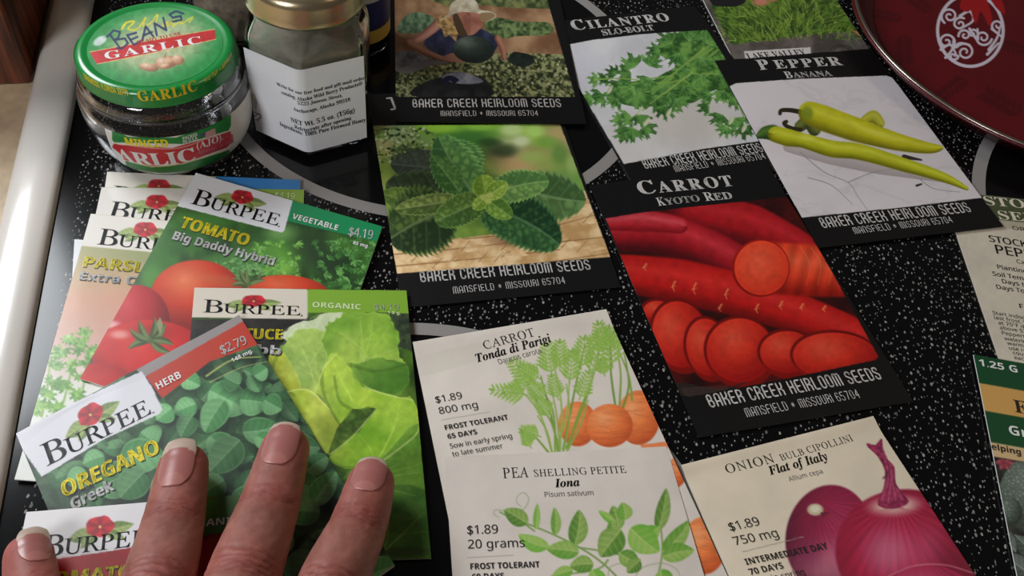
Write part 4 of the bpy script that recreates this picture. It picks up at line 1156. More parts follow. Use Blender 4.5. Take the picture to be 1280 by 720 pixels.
def art_lettuce(pk):
    pk.fill(fx((40, 62, 22), (78, 116, 36), 26, 1))
    pk.poly([(238, 400), (386, 396), (395, 420), (340, 450), (236, 450)], fx((30, 28, 26), (50, 46, 40), 14, 2))
    pk.poly([(470, 388), (512, 388), (516, 440), (490, 430), (474, 410)], fx((40, 52, 38), (70, 84, 56), 6, 3))
    rag(pk, [(380, 402), (430, 386), (440, 410), (420, 450), (390, 440), (350, 420)], (190, 206, 150), (226, 232, 206), 4)
    rag(pk, [(352, 432), (380, 412), (420, 420), (430, 470), (410, 500), (370, 492), (340, 470)], (84, 132, 44), (176, 204, 100), 5, quilt=8, vein=[[(396, 486), (384, 450), (372, 426)], [(392, 470), (372, 458)], [(388, 455), (402, 432)]])
    rag(pk, [(414, 402), (440, 390), (478, 392), (496, 412), (500, 446), (508, 456), (480, 466), (440, 456), (410, 446), (404, 420)], (104, 156, 46), (178, 208, 86), 6, 2.6, vein=[[(450, 456), (452, 420), (450, 396)], [(452, 430), (474, 410)], [(452, 436), (426, 416)]])
    rag(pk, [(440, 458), (470, 448), (505, 454), (512, 474), (500, 492), (470, 496), (448, 482)], (60, 110, 30), (122, 166, 64), 7, 1.6)
    rag(pk, [(336, 446), (352, 440), (372, 470), (376, 500), (356, 490), (344, 470)], (160, 172, 40), (206, 214, 90), 8, 1)
    # dark heart
    pk.poly([(395, 490), (440, 480), (476, 506), (440, 560), (420, 580), (400, 560)], fx((44, 72, 22), (92, 130, 44), 10, 9), smooth=4)
    rag(pk, [(358, 490), (386, 488), (412, 510), (424, 530), (414, 560), (404, 566), (384, 532), (364, 506)], (150, 178, 42), (206, 222, 86), 10, 1.4)
    rag(pk, [(402, 466), (416, 442), (430, 452), (456, 484), (500, 496), (516, 500), (522, 540), (470, 582), (428, 584), (412, 570), (440, 546), (470, 512), (440, 512), (424, 530), (404, 496), (394, 490)], (112, 166, 36), (186, 216, 74), 11, 1.6, vein=[[(470, 580), (490, 540), (500, 505)], [(440, 500), (424, 470), (416, 448)]])
    pk.poly([(425, 530), (448, 514), (470, 512), (440, 546), (412, 568), (416, 550)], fx((58, 84, 28), (96, 134, 48), 8, 12), smooth=3)
    rag(pk, [(440, 586), (470, 576), (520, 530), (528, 580), (534, 640), (480, 640), (430, 610)], (58, 106, 26), (118, 164, 56), 13, 1.6, quilt=7, vein=[[(450, 600), (490, 590), (526, 580)]])
    rag(pk, [(420, 600), (470, 604), (536, 616), (540, 700), (470, 690), (420, 660)], (36, 78, 22), (92, 138, 48), 14, 1.6, 9, quilt=7, vein=[[(440, 640), (490, 650), (534, 644)], [(480, 690), (500, 670), (535, 664)]])
    pk.blob(480, 656, 40, 9, (56, 88, 24), .8); pk.blob(500, 690, 40, 6, (40, 62, 26), .6)
    for a in [(444, 430, 30, 20, (190, 216, 96)), (470, 420, 20, 24, (150, 192, 62)), (400, 500, 20, 26, (214, 224, 110)), (500, 520, 22, 24, (196, 222, 90)), (430, 470, 14, 24, (204, 228, 100)), (455, 560, 26, 14, (150, 190, 50)), (486, 474, 22, 10, (92, 142, 46)), (500, 600, 26, 20, (120, 166, 56)), (376, 460, 18, 16, (190, 212, 120)), (410, 545, 10, 18, (110, 140, 40))]:
        pk.blob(*a[:4], a[4], .5, soft=1.7)
    for s in [[(402, 466), (404, 490), (412, 510), (424, 530)], [(404, 566), (428, 584), (470, 582)], [(440, 512), (424, 500), (418, 470)], [(440, 456), (470, 464), (508, 456)], [(384, 532), (404, 566)], [(352, 432), (340, 470), (368, 494)]]: pk.stroke(s, 5, 3, (62, 96, 28), .35)
    for s in [[(470, 582), (500, 560), (522, 540), (524, 516)], [(418, 444), (404, 462), (396, 488)], [(412, 568), (440, 546), (470, 512)], [(358, 490), (386, 488), (412, 512)], [(456, 484), (486, 494), (516, 500)]]: pk.stroke(s, 2.0, 1.4, (226, 236, 150), .6)
    for c, e in [((454, 452), [(430, 414), (446, 396), (466, 394), (486, 408), (496, 436)]), ((394, 488), [(372, 424), (390, 428), (410, 434)]), ((470, 580), [(504, 506), (522, 520), (446, 540)]), ((440, 606), [(470, 588), (500, 580), (526, 590), (520, 620)]), ((480, 690), [(440, 636), (486, 634), (530, 640)])]:
        for q in e: pk.stroke([c, ((c[0] + q[0]) / 2 + 3, (c[1] + q[1]) / 2 - 2), q], 1.8, .7, (198, 220, 124), .35)
    pk.noise(.10, 7, 9, [(384, 395), (513, 392), (540, 700), (330, 700), (330, 450)], 3)
    pk.poly([(384, 362), (509, 363), (513, 392), (470, 390), (384, 391)], (128, 172, 52))
    pk.poly([(240, 357), (384, 361.5), (384.5, 397), (382.5, 399), (236, 396.5)], (218, 208, 192))


def art_oregano(pk):
    pk.fill(fx((22, 38, 28), (54, 86, 56), 16, 1))
    lo, hi = (70, 134, 76), (138, 192, 134)
    rg = random.Random(21)
    for i in range(420):                        # lower tier of small leaves
        x = rg.uniform(60, 500); y = rg.uniform(430, 760)
        a = rg.uniform(0, 2 * PI); l = rg.uniform(26, 44); k = rg.uniform(.42, .9)
        pk.leaf((x, y), (x + l * math.cos(a), y + l * math.sin(a) * .85), l * .62, tuple(v * k for v in lo), tuple(v * k for v in hi), tuple(v * k * 1.06 for v in hi), nv=5, fat=.62, vk=.15, seed=i, bend=rg.uniform(-.05, .05), veinw=.035)
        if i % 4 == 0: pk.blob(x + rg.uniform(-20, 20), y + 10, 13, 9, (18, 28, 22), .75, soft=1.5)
    big = [((245, 505), (218, 516), 26), ((252, 500), (272, 478), 30), ((262, 488), (310, 512), 46), ((240, 520), (226, 546), 26), ((280, 500), (256, 540), 34), ((300, 500), (334, 504), 38), ((312, 470), (324, 490), 20), ((330, 500), (352, 512), 28), ((300, 480), (280, 470), 26), ((318, 470), (334, 460), 22), ((262, 545), (300, 580), 36), ((300, 550), (262, 590), 42), ((304, 540), (346, 532), 34), ((240, 560), (206, 580), 30), ((196, 555), (176, 540), 40), ((150, 575), (206, 570), 44), ((120, 612), (170, 582), 46), ((180, 590), (150, 622), 40), ((200, 590), (220, 620), 40), ((130, 570), (104, 580), 24), ((280, 600), (246, 620), 36), ((330, 590), (310, 640), 40), ((350, 560), (400, 560), 34), ((380, 590), (410, 570), 28), ((360, 600), (400, 612), 36), ((390, 630), (420, 590), 30), ((400, 640), (350, 640), 36), ((420, 650), (450, 630), 30), ((430, 680), (400, 664), 32), ((450, 690), (478, 660), 26), ((460, 720), (500, 706), 34), ((440, 720), (410, 700), 36), ((320, 545), (344, 560), 24), ((226, 470), (250, 482), 24), ((215, 510), (196, 525), 26), ((108, 590), (84, 604), 28), ((360, 660), (330, 690), 44), ((390, 690), (360, 730), 40), ((290, 630), (330, 612), 34)]
    for i, (b, t, w) in enumerate(big):
        k = rg.uniform(.8, 1.1)
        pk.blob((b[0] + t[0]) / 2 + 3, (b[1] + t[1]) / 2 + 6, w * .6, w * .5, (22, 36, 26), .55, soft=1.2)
        pk.leaf(b, t, w * 1.02, tuple(v * k for v in lo), tuple(min(255, v * k) for v in hi), (146, 194, 146), nv=5, fat=.6, seed=i + 40, bend=rg.uniform(-.06, .06), edge=tuple(min(255, v * k * .98) for v in hi), veinw=.022, vk=.12)
    # red strip with price, white top with rounded corner
    P = np.array
    pk.poly([(177, 464), (310, 393), (330, 428), (262, 452), (203, 498)], (188, 58, 38))
    pk.poly([(170, 462), (300, 390), (305, 401), (181, 471)], (150, 141, 140))
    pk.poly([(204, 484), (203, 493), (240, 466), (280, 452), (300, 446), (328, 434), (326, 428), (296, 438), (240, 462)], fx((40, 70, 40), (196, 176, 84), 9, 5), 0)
    pk.poly([(12, 540), (177, 464), (190, 484), (203, 511), (200, 517), (130, 549), (52, 596)], (224, 222, 228))
    for k in range(4): pk.stroke([(20 + 3 * k, 548 + k * 2), (90, 508 + k), (176 + k, 466 + k * 2)], .8, .8, (196, 194, 200), .5)
    # pale yellow-green lines below the red strip
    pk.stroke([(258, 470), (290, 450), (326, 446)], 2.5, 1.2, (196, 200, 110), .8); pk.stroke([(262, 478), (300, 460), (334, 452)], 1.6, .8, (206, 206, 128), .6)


def art_bottom(pk):
    pk.fill(fx((96, 8, 10), (150, 16, 16), 40, 1))
    pk.blob(150, 690, 60, 16, (160, 18, 18), .7); pk.blob(190, 676, 26, 10, (40, 34, 24), .7)
    tomato(pk, 280, 730, 70, 60, 3, 0, (92, 4, 10), (150, 12, 16), (176, 30, 30)); tomato(pk, 110, 760, 90, 70, 4, 0, (92, 4, 10), (160, 16, 18), (186, 36, 34))
    pk.poly([(206, 632), (332, 610), (332, 655), (300, 662), (245, 671), (206, 676)], (62, 112, 36))
    pk.poly([(20, 634), (206, 624), (208, 672), (206, 676), (202, 678), (130, 690), (20, 706)], (222, 218, 218))

# ------------------------------------------------------------------ seed packets
BC = 'black seed packets with a photograph and white lettering'
BU = 'white-topped seed packets with a red flower emblem'
CR = 'cream paper seed packets with painted vegetables'


def strip(pk, a, b, col):
    """flat colour across the packet from fraction a to b of its height"""
    pk.put((slice(None), slice(None)), ((pk.Y >= a) & (pk.Y <= b)).astype(float), col)


def baker(pk, l1, h1, l2, h2, star=None):
    pk.say('maker_lettering', 'silver', 'BAKER CREEK HEIRLOOM SEEDS', l1[0], l1[1], h1, 'deco')
    pk.say('maker_lettering', 'silver', 'MANSFIELD * MISSOURI 65704', l2[0], l2[1], h2, 'deco2')


BLK = (16, 15, 16)

# -- melon
pk = Packet('black seed packet picturing a woman in a sun hat holding a melon in a field', BC,
            corners_up((495, 152), (733, 155), 122, (.9, .9, 2.0, 2.0)), bulge=.3, kind='plastic', crimp=.25, seed=3, res=2.8, gain=.95)
pk.fill(BLK)
art_melon(pk)
baker(pk, ((516, 134.5), (702, 134)), 10.5, ((551, 145.5), (673, 145)), 7)
pk.build()

# -- mint-like herb on a woven mat
pk = Packet('black seed packet picturing wrinkled green herb leaves on a woven mat', BC,
            corners((460, 118), None or (690, 110), (776, 359), (503, 385), z=(.8, .8, .8, .8)), bulge=.35, kind='plastic', crimp=.12, seed=5, res=3.2, gain=1.2)
pk.fill(BLK)
art_mint(pk)
baker(pk, ((526, 353), (739, 337)), 13.5, ((567, 367.5), (707, 354.5)), 9)
pk.say('title_lettering', 'silver', ']', (488, 138), (496, 137), 16, 'deco')
pk.build()

# -- cilantro
pk = Packet('black seed packet picturing cilantro sprigs on white', BC,
            corners((678, 29), (868, 7), H=121, z=(.9, .9, .7, .7)), bulge=.35, kind='plastic', crimp=.25, seed=7, res=2.8)
pk.fill(BLK)
art_cilantro(pk)
pk.say('title_lettering', 'silver', 'C', (717.5, 38), (733, 36.5), 13, 'serifb', bold=.02); pk.say('title_lettering', 'silver', 'ILANTRO', (737, 36), (838, 26), 10.5, 'serifb', 1.2, bold=.02)
pk.say('variety_lettering', 'silver', 'SLO-BOLT', (754.5, 44.5), (819, 38), 7.5, 'serifb', bold=.014)
baker(pk, ((807, 211.5), (955, 190)), 12.5, ((845, 215.5), (958, 199)), 9)
pk.build()

# -- dill-like packet, foot of it under the pepper packet
pk = Packet('seed packet picturing fine feathery green herb, its foot under the pepper packet', None,
            corners_up((926, 92), (1103, 86), 112, (.6, .6, .6, .6)), bulge=.2, kind='gloss', seed=9, res=2.4)
pk.fill((96, 88, 84))
art_dill(pk)
pk.poly([(930, 64), (1013, 59), (1014, 70), (932, 75)], (206, 200, 196))
pk.say('maker_lettering', 'dark', 'LAKE VALLEY', (936, 74.5), (1009, 69), 8, 'serifb')
pk.build()

# -- stocky pepper, printed back
pk = Packet('cream seed packet with an olive band and black growing instructions', None,
            corners((1177, 238), (1400, 262), H=118, z=(.6, .6, .6, .6)), bulge=.2, kind='matte', seed=11, gain=.95, res=2.6)
art_back(pk)
pk.build()

# -- carrot
pk = Packet('black seed packet picturing red carrots whole and sliced', BC,
            corners((737, 232), (958, 204), (1142, 502), (874, 547), z=(1.6, 1.7, .9, .9)), bulge=.6, kind='plastic', crimp=.35, seed=13, res=3.2)
pk.fill(BLK)
art_carrot(pk)
pk.say('title_lettering', 'silver', 'C', (801, 243.5), (821, 241), 17, 'serifb', bold=.02); pk.say('title_lettering', 'silver', 'ARROT', (825, 241), (918, 232.5), 14, 'serifb', 1.25, bold=.02)
pk.say('variety_lettering', 'silver', 'K', (823.5, 257.5), (833, 256.5), 10.5, 'serifb'); pk.say('variety_lettering', 'silver', 'YOTO', (833, 256.5), (876, 251.5), 8.5, 'serifb', bold=.012)
pk.say('variety_lettering', 'silver', 'R', (882.5, 251.5), (894, 250.5), 11, 'serifb'); pk.say('variety_lettering', 'silver', 'ED', (894, 250.5), (916.5, 248.5), 9, 'serifb', bold=.012)
baker(pk, ((888, 510), (1103, 474)), 17, ((934, 522), (1076, 497.5)), 12)
pk.build()

# -- pepper
pk = Packet('black seed packet picturing two yellow banana peppers on white marble', BC,
            corners((894, 76), (1089, 61), (1254, 283), (1023, 310), z=(1.8, 1.6, 1.7, 1.0)), bulge=.45, kind='plastic', crimp=.25, seed=17, res=3.0)
pk.fill(BLK)
art_pepper(pk)
pk.say('title_lettering', 'silver', 'P', (951, 87.5), (964, 86.5), 13, 'serifb', bold=.02); pk.say('title_lettering', 'silver', 'EPPER', (971, 86), (1054, 81.5), 11, 'serifb', 1.25, bold=.02)
pk.say('variety_lettering', 'silver', 'B', (983, 98), (992, 97.5), 8.5, 'serifb'); pk.say('variety_lettering', 'silver', 'ANANA', (993, 97.5), (1041, 95), 7, 'serifb', bold=.014)
baker(pk, ((1029, 285.5), (1215, 265)), 13.5, ((1069, 293), (1192, 278.5)), 9)
pk.build()

# -- green-banded packet with broccoli
pk = Packet('green and tan seed packet picturing a broccoli head and purple flower', None,
            corners((1217, 443), (1400, 476), H=112, z=(1.7, 1.7, .8, .9)), bulge=.2, kind='gloss', seed=19, gain=1.0)
art_broccoli(pk)
pk.build()

# -- round carrots
pk = Packet('cream seed packet of round orange carrots with feathery tops', CR,
            corners((516, 430), (757, 389), (940, 786), (592, 800), z=(1.2, 2.6, .6, .6)), bulge=.25, kind='matte', seed=23, gain=1.0, flap=1.2)
art_tonda(pk)
pk.build()

# -- pea
pk = Packet('cream seed packet of a pea vine lying over the round carrot packet', CR,
            corners((556, 572), (833, 558), (922, 862), (576, 880), z=(1.7, 1.7, 1.5, 1.4)), bulge=.25, kind='matte', seed=29, gain=1.0)
art_pea(pk)
pk.build()

# -- onion
pk = Packet('cream seed packet of flat purple red onions', CR,
            corners((851, 583), (1090, 522), (1272, 800), (960, 830), z=(.9, 2.2, .8, .7)), bulge=.4, kind='matte', seed=31, gain=1.0, flap=1.0)
art_onion(pk)
pk.build()


# -- the pile of white-topped packets
def head(pk, flower, p0, p1, upx, r, hb):
    logo(pk, p0, p1, upx, flower, r, hb)


def white_top(pk, pts, col=(226, 222, 222)): pk.poly(pts, col)


pk = Packet('white seed packet edge peeping out at the far left of the pile', BU, corners((93, 299), (330, 318), BL=(78, 560), z=(.7, .7, .6, .6)), bulge=.05, seed=41, res=1.5)
pk.fill((222, 220, 220)); pk.build()

pk = Packet('white-topped seed packet with a blue tab, rearmost of the overlapping pile', BU, corners((134, 214.5), (375, 225), BL=(92, 500), z=(1.5, 1.5, .8, .8)), bulge=.05, seed=43, res=2.6)
pk.fill((120, 150, 70)); e = corners_top(pk, .62); strip(pk, 0, .26, (225, 217, 205))
pk.put((slice(None), slice(None)), ((pk.Y < .115) & (pk.X > .56)).astype(float), (52, 128, 196))
head(pk, (198.5, 232), (138, 252), (262, 263), (5.4, -20.5), (14, 8.5), 20)
pk.build()

pk = Packet('white-topped seed packet with a lime green tab, second from the back of the pile', BU, corners((127, 234), (380, 237), BL=(62, 530), z=(2.2, 2.2, .9, .9)), bulge=.05, seed=47, res=2.6)
pk.fill((120, 150, 70)); strip(pk, 0, .26, (222, 216, 208))
pk.put((slice(None), slice(None)), ((pk.Y < .12) & (pk.X > .56)).astype(float), (140, 172, 62))
head(pk, (196, 252), (134, 271.5), (259, 281), (5.4, -20.5), (14, 9), 20)
pk.say('price_lettering', 'lime', '$4.19', (343, 248), (368, 249.5), 8, 'sans')
pk.build()

pk = Packet('white-topped seed packet of curly parsley at the left edge of the pile', BU, corners((113.5, 267), (365, 290), BL=(18, 599), z=(2.9, 2.9, 1.8, 1.8)), bulge=.1, seed=53, res=3.0)
art_parsley(pk)
head(pk, (181.6, 286.6), (121, 305.5), (243, 317), (5.4, -20.5), (14.5, 9.5), 20)
pk.say('title_lettering', 'yellow', 'PARSLEY', (103.5, 333.5), (210, 344), 13, bold=.02, shadow='shade')
pk.say('subtitle_lettering', 'white', 'Extra Curled', (99, 349.5), (220, 361), 10, bold=.015, shadow='shade')
pk.build()

pk = Packet('white-topped seed packet of big red tomatoes on green foliage', BU, corners((245, 216), (478, 283), BL=(100, 473), z=(3.8, 2.9, 1.4, 3.2)), bulge=.2, seed=59)
art_tomato(pk)
head(pk, (303, 246), (237.5, 254.5), (346.5, 282.5), (9.7, -19), (13.5, 9), 20)
pk.say('title_lettering', 'yellow', 'TOMATO', (224, 284), (308, 307.5), 14.5, bold=.025, shadow='shade')
pk.say('subtitle_lettering', 'white', 'Big Daddy Hybrid', (215, 299), (341, 332.5), 10.5, bold=.015, shadow='shade')
pk.say('tab_lettering', 'white', 'VEGETABLE', (364.5, 273.5), (421.5, 288.5), 6.8)
pk.say('price_lettering', 'white', '$4.19', (435.5, 294.5), (465.5, 299.5), 11, 'sans', bold=.012); pk.say('price_lettering', 'white', '85 mg.', (441, 305.5), (460.5, 310.5), 4.2)
pk.build()

pk = Packet('white-topped seed packet of pale green bibb lettuce', BU, corners((243, 359.5), (508, 363), (539, 698), z=(4.6, 2.6, 1.2, 2.4)), bulge=.2, seed=61)
art_lettuce(pk)
head(pk, (317, 376), (253.5, 390.5), (375, 394.5), (4, -16), (15, 7.5), 16)
pk.say('tab_lettering', 'lime', 'ORGANIC', (390.5, 384), (451, 387), 6.5); pk.say('price_lettering', 'lime', '$4.19', (468, 387.5), (499, 388.5), 8, 'sans', bold=.012)
pk.say('price_lettering', 'lime', '1.9 g.', (484.5, 392.5), (501, 393.5), 3.6)
pk.say('title_lettering', 'yellow', 'LETTUCE', (272, 422.5), (352.5, 425), 13, bold=.02, shadow='shade')
pk.say('subtitle_lettering', 'white', 'Tom Thumb Bibb'[10:], (296, 441), (351, 444), 11, bold=.015, shadow='shade')
pk.build()

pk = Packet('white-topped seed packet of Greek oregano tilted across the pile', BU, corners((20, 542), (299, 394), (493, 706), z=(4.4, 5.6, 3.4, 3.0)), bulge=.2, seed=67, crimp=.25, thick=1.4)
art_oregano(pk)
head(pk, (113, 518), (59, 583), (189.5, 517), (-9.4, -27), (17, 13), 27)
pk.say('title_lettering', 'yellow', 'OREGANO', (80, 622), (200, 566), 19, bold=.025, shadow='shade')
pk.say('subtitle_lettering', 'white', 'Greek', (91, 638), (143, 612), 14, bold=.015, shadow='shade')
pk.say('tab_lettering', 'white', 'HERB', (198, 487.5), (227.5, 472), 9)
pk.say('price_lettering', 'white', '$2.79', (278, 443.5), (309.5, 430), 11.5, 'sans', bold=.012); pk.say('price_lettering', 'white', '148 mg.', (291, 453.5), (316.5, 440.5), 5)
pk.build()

pk = Packet('white-topped organic seed packet of red tomatoes under the fingers at the bottom', BU, corners((33, 640), (330, 616), H=107, z=(5.2, 6.2, 5.0, 3.6)), bulge=.2, seed=71)
art_bottom(pk)
head(pk, (125, 658), (52, 697), (183, 681), (-2, -26), (18, 13), 26)
pk.say('tab_lettering', 'white', 'ORGANIC', (222, 661), (298, 654), 8.5)
pk.say('title_lettering', 'yellow', 'TOMATO', (48, 735), (166, 722), 17, bold=.02, shadow='shade')
pk.build()


# ------------------------------------------------------------------ printed sheets on other things
class Sheet(Packet):
    """a printed label or lid that follows any surface: fn(a, b) -> points"""

    def __init__(s, fn, W, H, res=3.2, gain=1.0):
        s.fn = fn; s.W, s.H = W, H; s.gain = gain; s.text = {}; s.clip = None
        s.nx, s.ny = int(W * 1000 * res), int(H * 1000 * res)
        s.X, s.Y = np.meshgrid((np.arange(s.nx * 2 + 2) - .5) / (2 * s.nx), (np.arange(s.ny * 2 + 2) - .5) / (2 * s.ny))
        UV = proj(s.map(s.X, s.Y)); s.U, s.V = UV[..., 0], UV[..., 1]; s.img = np.zeros(s.X.shape + (3,))

    def map(s, a, b): return s.fn(np.asarray(a, float), np.asarray(b, float))

    def finish(s, name, m, parent, keep=None, lift=None, smooth=True):
        I = s.img; I = (I[0::2, 0::2] + I[1::2, 0::2] + I[0::2, 1::2] + I[1::2, 1::2]) / 4
        n, k = s.ny + 1, s.nx + 1
        a, b = np.meshgrid(np.arange(k) / s.nx, np.arange(n) / s.ny); P = s.map(a, b).reshape(-1, 3)
        g = np.arange(n * k).reshape(n, k)
        F = np.stack([g[:-1, :-1], g[1:, :-1], g[1:, 1:], g[:-1, 1:]], -1).reshape(-1, 4)
        col = np.clip(lin(I[:n, :k].reshape(-1, 3)) * s.gain, 0, .92)
        if keep is not None:
            q = keep(a, b).ravel(); F = F[q[F].all(1)]
            u = np.unique(F); ix = np.full(len(P), -1); ix[u] = np.arange(len(u)); P, col, F = P[u], col[u], ix[F]
        o = mesh(name, P, F, m, parent, smooth, col)
        for j, ((part, ink), items) in enumerate(s.text.items()):
            def fn(Q, d=.00006 + .00003 * j):
                A, B = Q[:, 0] / s.W, Q[:, 1] / s.H; e = 1e-4
                r = s.map(A, B); nn = np.cross(s.map(A, B + e) - r, s.map(A + e, B) - r); nn /= np.linalg.norm(nn, axis=1)[:, None] + 1e-12
                return r + nn * d
            letters(part, mat('ink_' + ink, INK[ink], .45), o, items, fn, .00045)
        return o


INK.update({'gold': (236, 206, 40), 'navy': (40, 52, 100), 'red': (178, 40, 40), 'paper': (228, 224, 222), 'pink': (206, 110, 130)})
glass = mat('clear_glass', (1.0, 1.0, 1.0), .02, trans=1.0, ior=1.48)


def glass_wall(prof, t):
    """outer profile then the inner one back down, a real wall of thickness t"""
    P = np.array(prof, float); d = np.gradient(P, axis=0); n = np.stack([-d[:, 1], d[:, 0]], -1); n /= np.linalg.norm(n, axis=1)[:, None]
    Q = P + n * t; Q[:, 0] = np.maximum(Q[:, 0], .0002)
    return P, Q


def surf(prof, c, z_to_r=None):
    P = np.array(prof, float)

    def r(z): return np.interp(z, P[:, 1], P[:, 0])
    return r


def ang_at(c, r, z, px):
    """direction round the axis c at which radius r, height z is seen at photo column px (near side)"""
    t = np.linspace(-PI * 1.02, .02 * PI, 2000)
    q = proj(np.c_[c[0] + r * np.cos(t), c[1] + r * np.sin(t), t * 0 + z])
    return t[np.argmin(np.abs(q[:, 0] - px) + np.where((t > -PI) & (t < 0), 0, 99))]


# ---- garlic jar
gc = (-.1445, .2793)
jar = tag(empty('garlic_jar', (*gc, 0)), 'small round glass jar of minced garlic with a green metal lid marked BEANS', 'jar', None)
outer = smooth_line([(.0005, .0012), (.0225, .0010), (.0264, .0020), (.0288, .0055), (.0308, .0105), (.0320, .0165), (.0323, .0225), (.0321, .0262), (.0308, .0290), (.0302, .0302), (.0305, .0316), (.0302, .0345), (.0290, .0366), (.0274, .0378), (.0268, .0390), (.0268, .0425)], 5)
po, pi = glass_wall(outer, .0017)
V, F = lathe([tuple(p) for p in po] + [tuple(p) for p in pi[::-1]], 120, gc)
mesh('glass_body', V, F, glass, jar, True)
lz0, lz1, lr = .0372, .0440, .0289
lid_prof = [(.0001, lz1 - .0006), (lr - .0045, lz1 - .0006), (lr - .0034, lz1 - .0001), (lr - .0022, lz1), (lr - .0010, lz1 - .0005), (lr, lz1 - .0016), (lr, lz0 + .0010), (lr + .0004, lz0 + .0005), (lr, lz0), (lr - .0008, lz0), (lr - .0008, lz1 - .003), (.0001, lz1 - .003)]
V, F = lathe(lid_prof, 140, gc)
green = mat('green_lid', (24, 132, 58), .28, coat=.35, bump=.03, bscale=300)
lid = mesh('lid', V, F, green, jar, True)
R = lr - .0046
top = Sheet(lambda a, b: np.stack([gc[0] + (a * 2 - 1) * R, gc[1] - (b * 2 - 1) * R, 0 * a + lz1 - .00052], -1), 2 * R, 2 * R, 5)
top.fill((30, 136, 62))
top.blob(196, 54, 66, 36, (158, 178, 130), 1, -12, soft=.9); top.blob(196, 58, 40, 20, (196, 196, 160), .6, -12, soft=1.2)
# marks: a red banner, garlic bulbs, script
top.poly([(112, 65), (268, 36.5), (270, 49), (121, 80)], (196, 44, 44)); top.stroke([(112, 65), (190, 50.5), (268, 36.5)], .9, .9, (226, 190, 120), .9); top.stroke([(121, 80), (190, 66.5), (270, 49)], .9, .9, (226, 190, 120), .9)
for k in range(2): top.stroke([(152 + k, 36), (158, 28 + k), (168, 27), (160, 36), (172, 36), (182, 22), (179, 33), (188, 29), (197, 18), (194, 31)], 2.2, 1.4, (214, 202, 60), .9)
top.stroke([(203, 33), (210, 27), (208, 34), (218, 25), (216, 33), (228, 24), (226, 30), (241, 21), (236, 28)], 2.0, 1.3, (214, 202, 60), .9)
for x, y, rx, ry, a in [(186, 84, 12, 5, 10), (208, 78, 15, 8, -8), (222, 75, 8, 6, 10), (207, 82, 7, 3.5, -10)]: top.ball(x, y, rx, ry, (150, 104, 78), (206, 160, 128), (232, 206, 180), a)
top.stroke([(206, 71), (208, 66)], 1.5, .8, (150, 120, 80))
top.blob(125, 51, 9, 5, (206, 210, 210), .9, -30, soft=.5)
top.say('lid_lettering', 'paper', 'GARLIC', (132, 74.5), (253, 54), 9.5, 'serifb', 1.25)
top.say('lid_lettering', 'red', 'READY TO USE', (172, 55), (227, 43.5), 4, 'serifb')
for s in [[(138, 44), (150, 60)], [(134, 46), (142, 38), (150, 40), (148, 47), (143, 50)], [(143, 50), (156, 48), (160, 54), (152, 61), (146, 60)], [(170, 41), (159, 44), (167, 56), (177, 51)], [(163, 50), (172, 46)], [(178, 50), (182, 33), (192, 46)], [(180, 44), (190, 40)], [(196, 44), (193, 29), (208, 38), (204, 22)], [(229, 17), (220, 14), (212, 18), (216, 22), (226, 20), (227, 25), (216, 27)]]:
    top.stroke(s, 2.8, 2.4, (38, 50, 92), .88, 0)
top.noise(.14, 5, 3)
top.finish('lid_print', print_mat('lid_print_ink', .42, .15), lid, lambda a, b: np.hypot(a * 2 - 1, b * 2 - 1) <= 1)


def cyl_sheet(c, rfn, a0, a1, z1, z0, off=.00012, res=4):
    r = float(rfn((z0 + z1) / 2))

    def fn(a, b):
        t = a0 + (a1 - a0) * a; z = z1 + (z0 - z1) * b; q = rfn(z) + off
        return np.stack([c[0] + q * np.cos(t), c[1] + q * np.sin(t), z + 0 * t], -1)
    return Sheet(fn, abs(a1 - a0) * r, abs(z1 - z0), res)


side = cyl_sheet(gc, lambda z: lr + 0 * z, -PI * .98, -.02 * PI, lz1 - .0014, lz0 + .0008, .00004)
side.fill((24, 132, 58))
side.say('lid_lettering', 'gold', 'GARLIC', (174, 126), (247, 112), 13, 'serifb', 1.1, bold=.012)
side.say('lid_lettering', 'gold', 'LONGWOOD, FLORIDA 32779', (106, 98), (161, 119.5), 4.6, 'sansb')
side.say('lid_lettering', 'gold', '1/2 TSP = APPROX', (256, 103), (290, 70), 5.6, 'sansb')
side.finish('lid_rim_print', green, lid)
rf = surf(outer, gc)
lab = cyl_sheet(gc, rf, ang_at(gc, .0318, .020, 137), .12, .0262, .0056, .00015, 4.5)
lab.fill((226, 222, 216))
lab.poly([(140, 160), (160, 171), (220, 172), (262, 156), (289, 143), (290, 154), (286, 163), (230, 180), (140, 178)], (28, 128, 54))
lab.poly([(136, 178), (150, 181), (215, 185), (262, 172), (290, 163), (292, 175), (284, 184), (230, 204), (190, 208), (156, 200), (140, 192)], (190, 34, 42))
lab.poly([(146, 198), (152, 199), (190, 209), (230, 205), (287, 187), (289, 200), (250, 216), (200, 226), (140, 222)], (30, 120, 50))
lab.poly([(137, 172), (143, 178), (140, 184), (150, 192), (156, 200), (158, 206), (146, 210), (130, 190)], (224, 222, 220))
lab.poly([(256, 166), (269, 160), (270, 168), (257, 173)], (206, 150, 150)); lab.poly([(250, 168), (257, 165), (257, 169), (251, 172)], (80, 70, 120))
lab.poly([(289, 128), (330, 108), (330, 190), (288, 205)], (222, 216, 208)); lab.poly([(270, 172), (284, 166), (291, 168), (292, 178), (270, 188), (248, 198), (247, 190)], (196, 60, 74), .8)
lab.stroke([(142, 179), (215, 186), (262, 172), (290, 163)], .9, .9, (226, 214, 200), .9); lab.stroke([(156, 200), (190, 208), (230, 204), (287, 187)], .9, .9, (226, 200, 120), .9)
lab.say('label_lettering', 'yellow', 'MINCED', (158, 180.5), (211, 183), 8.5, 'sansb', bold=.02)
lab.say('label_lettering', 'paper', 'ARLIC', (152, 199), (245, 199), 12.5, 'serifb', bold=.025)
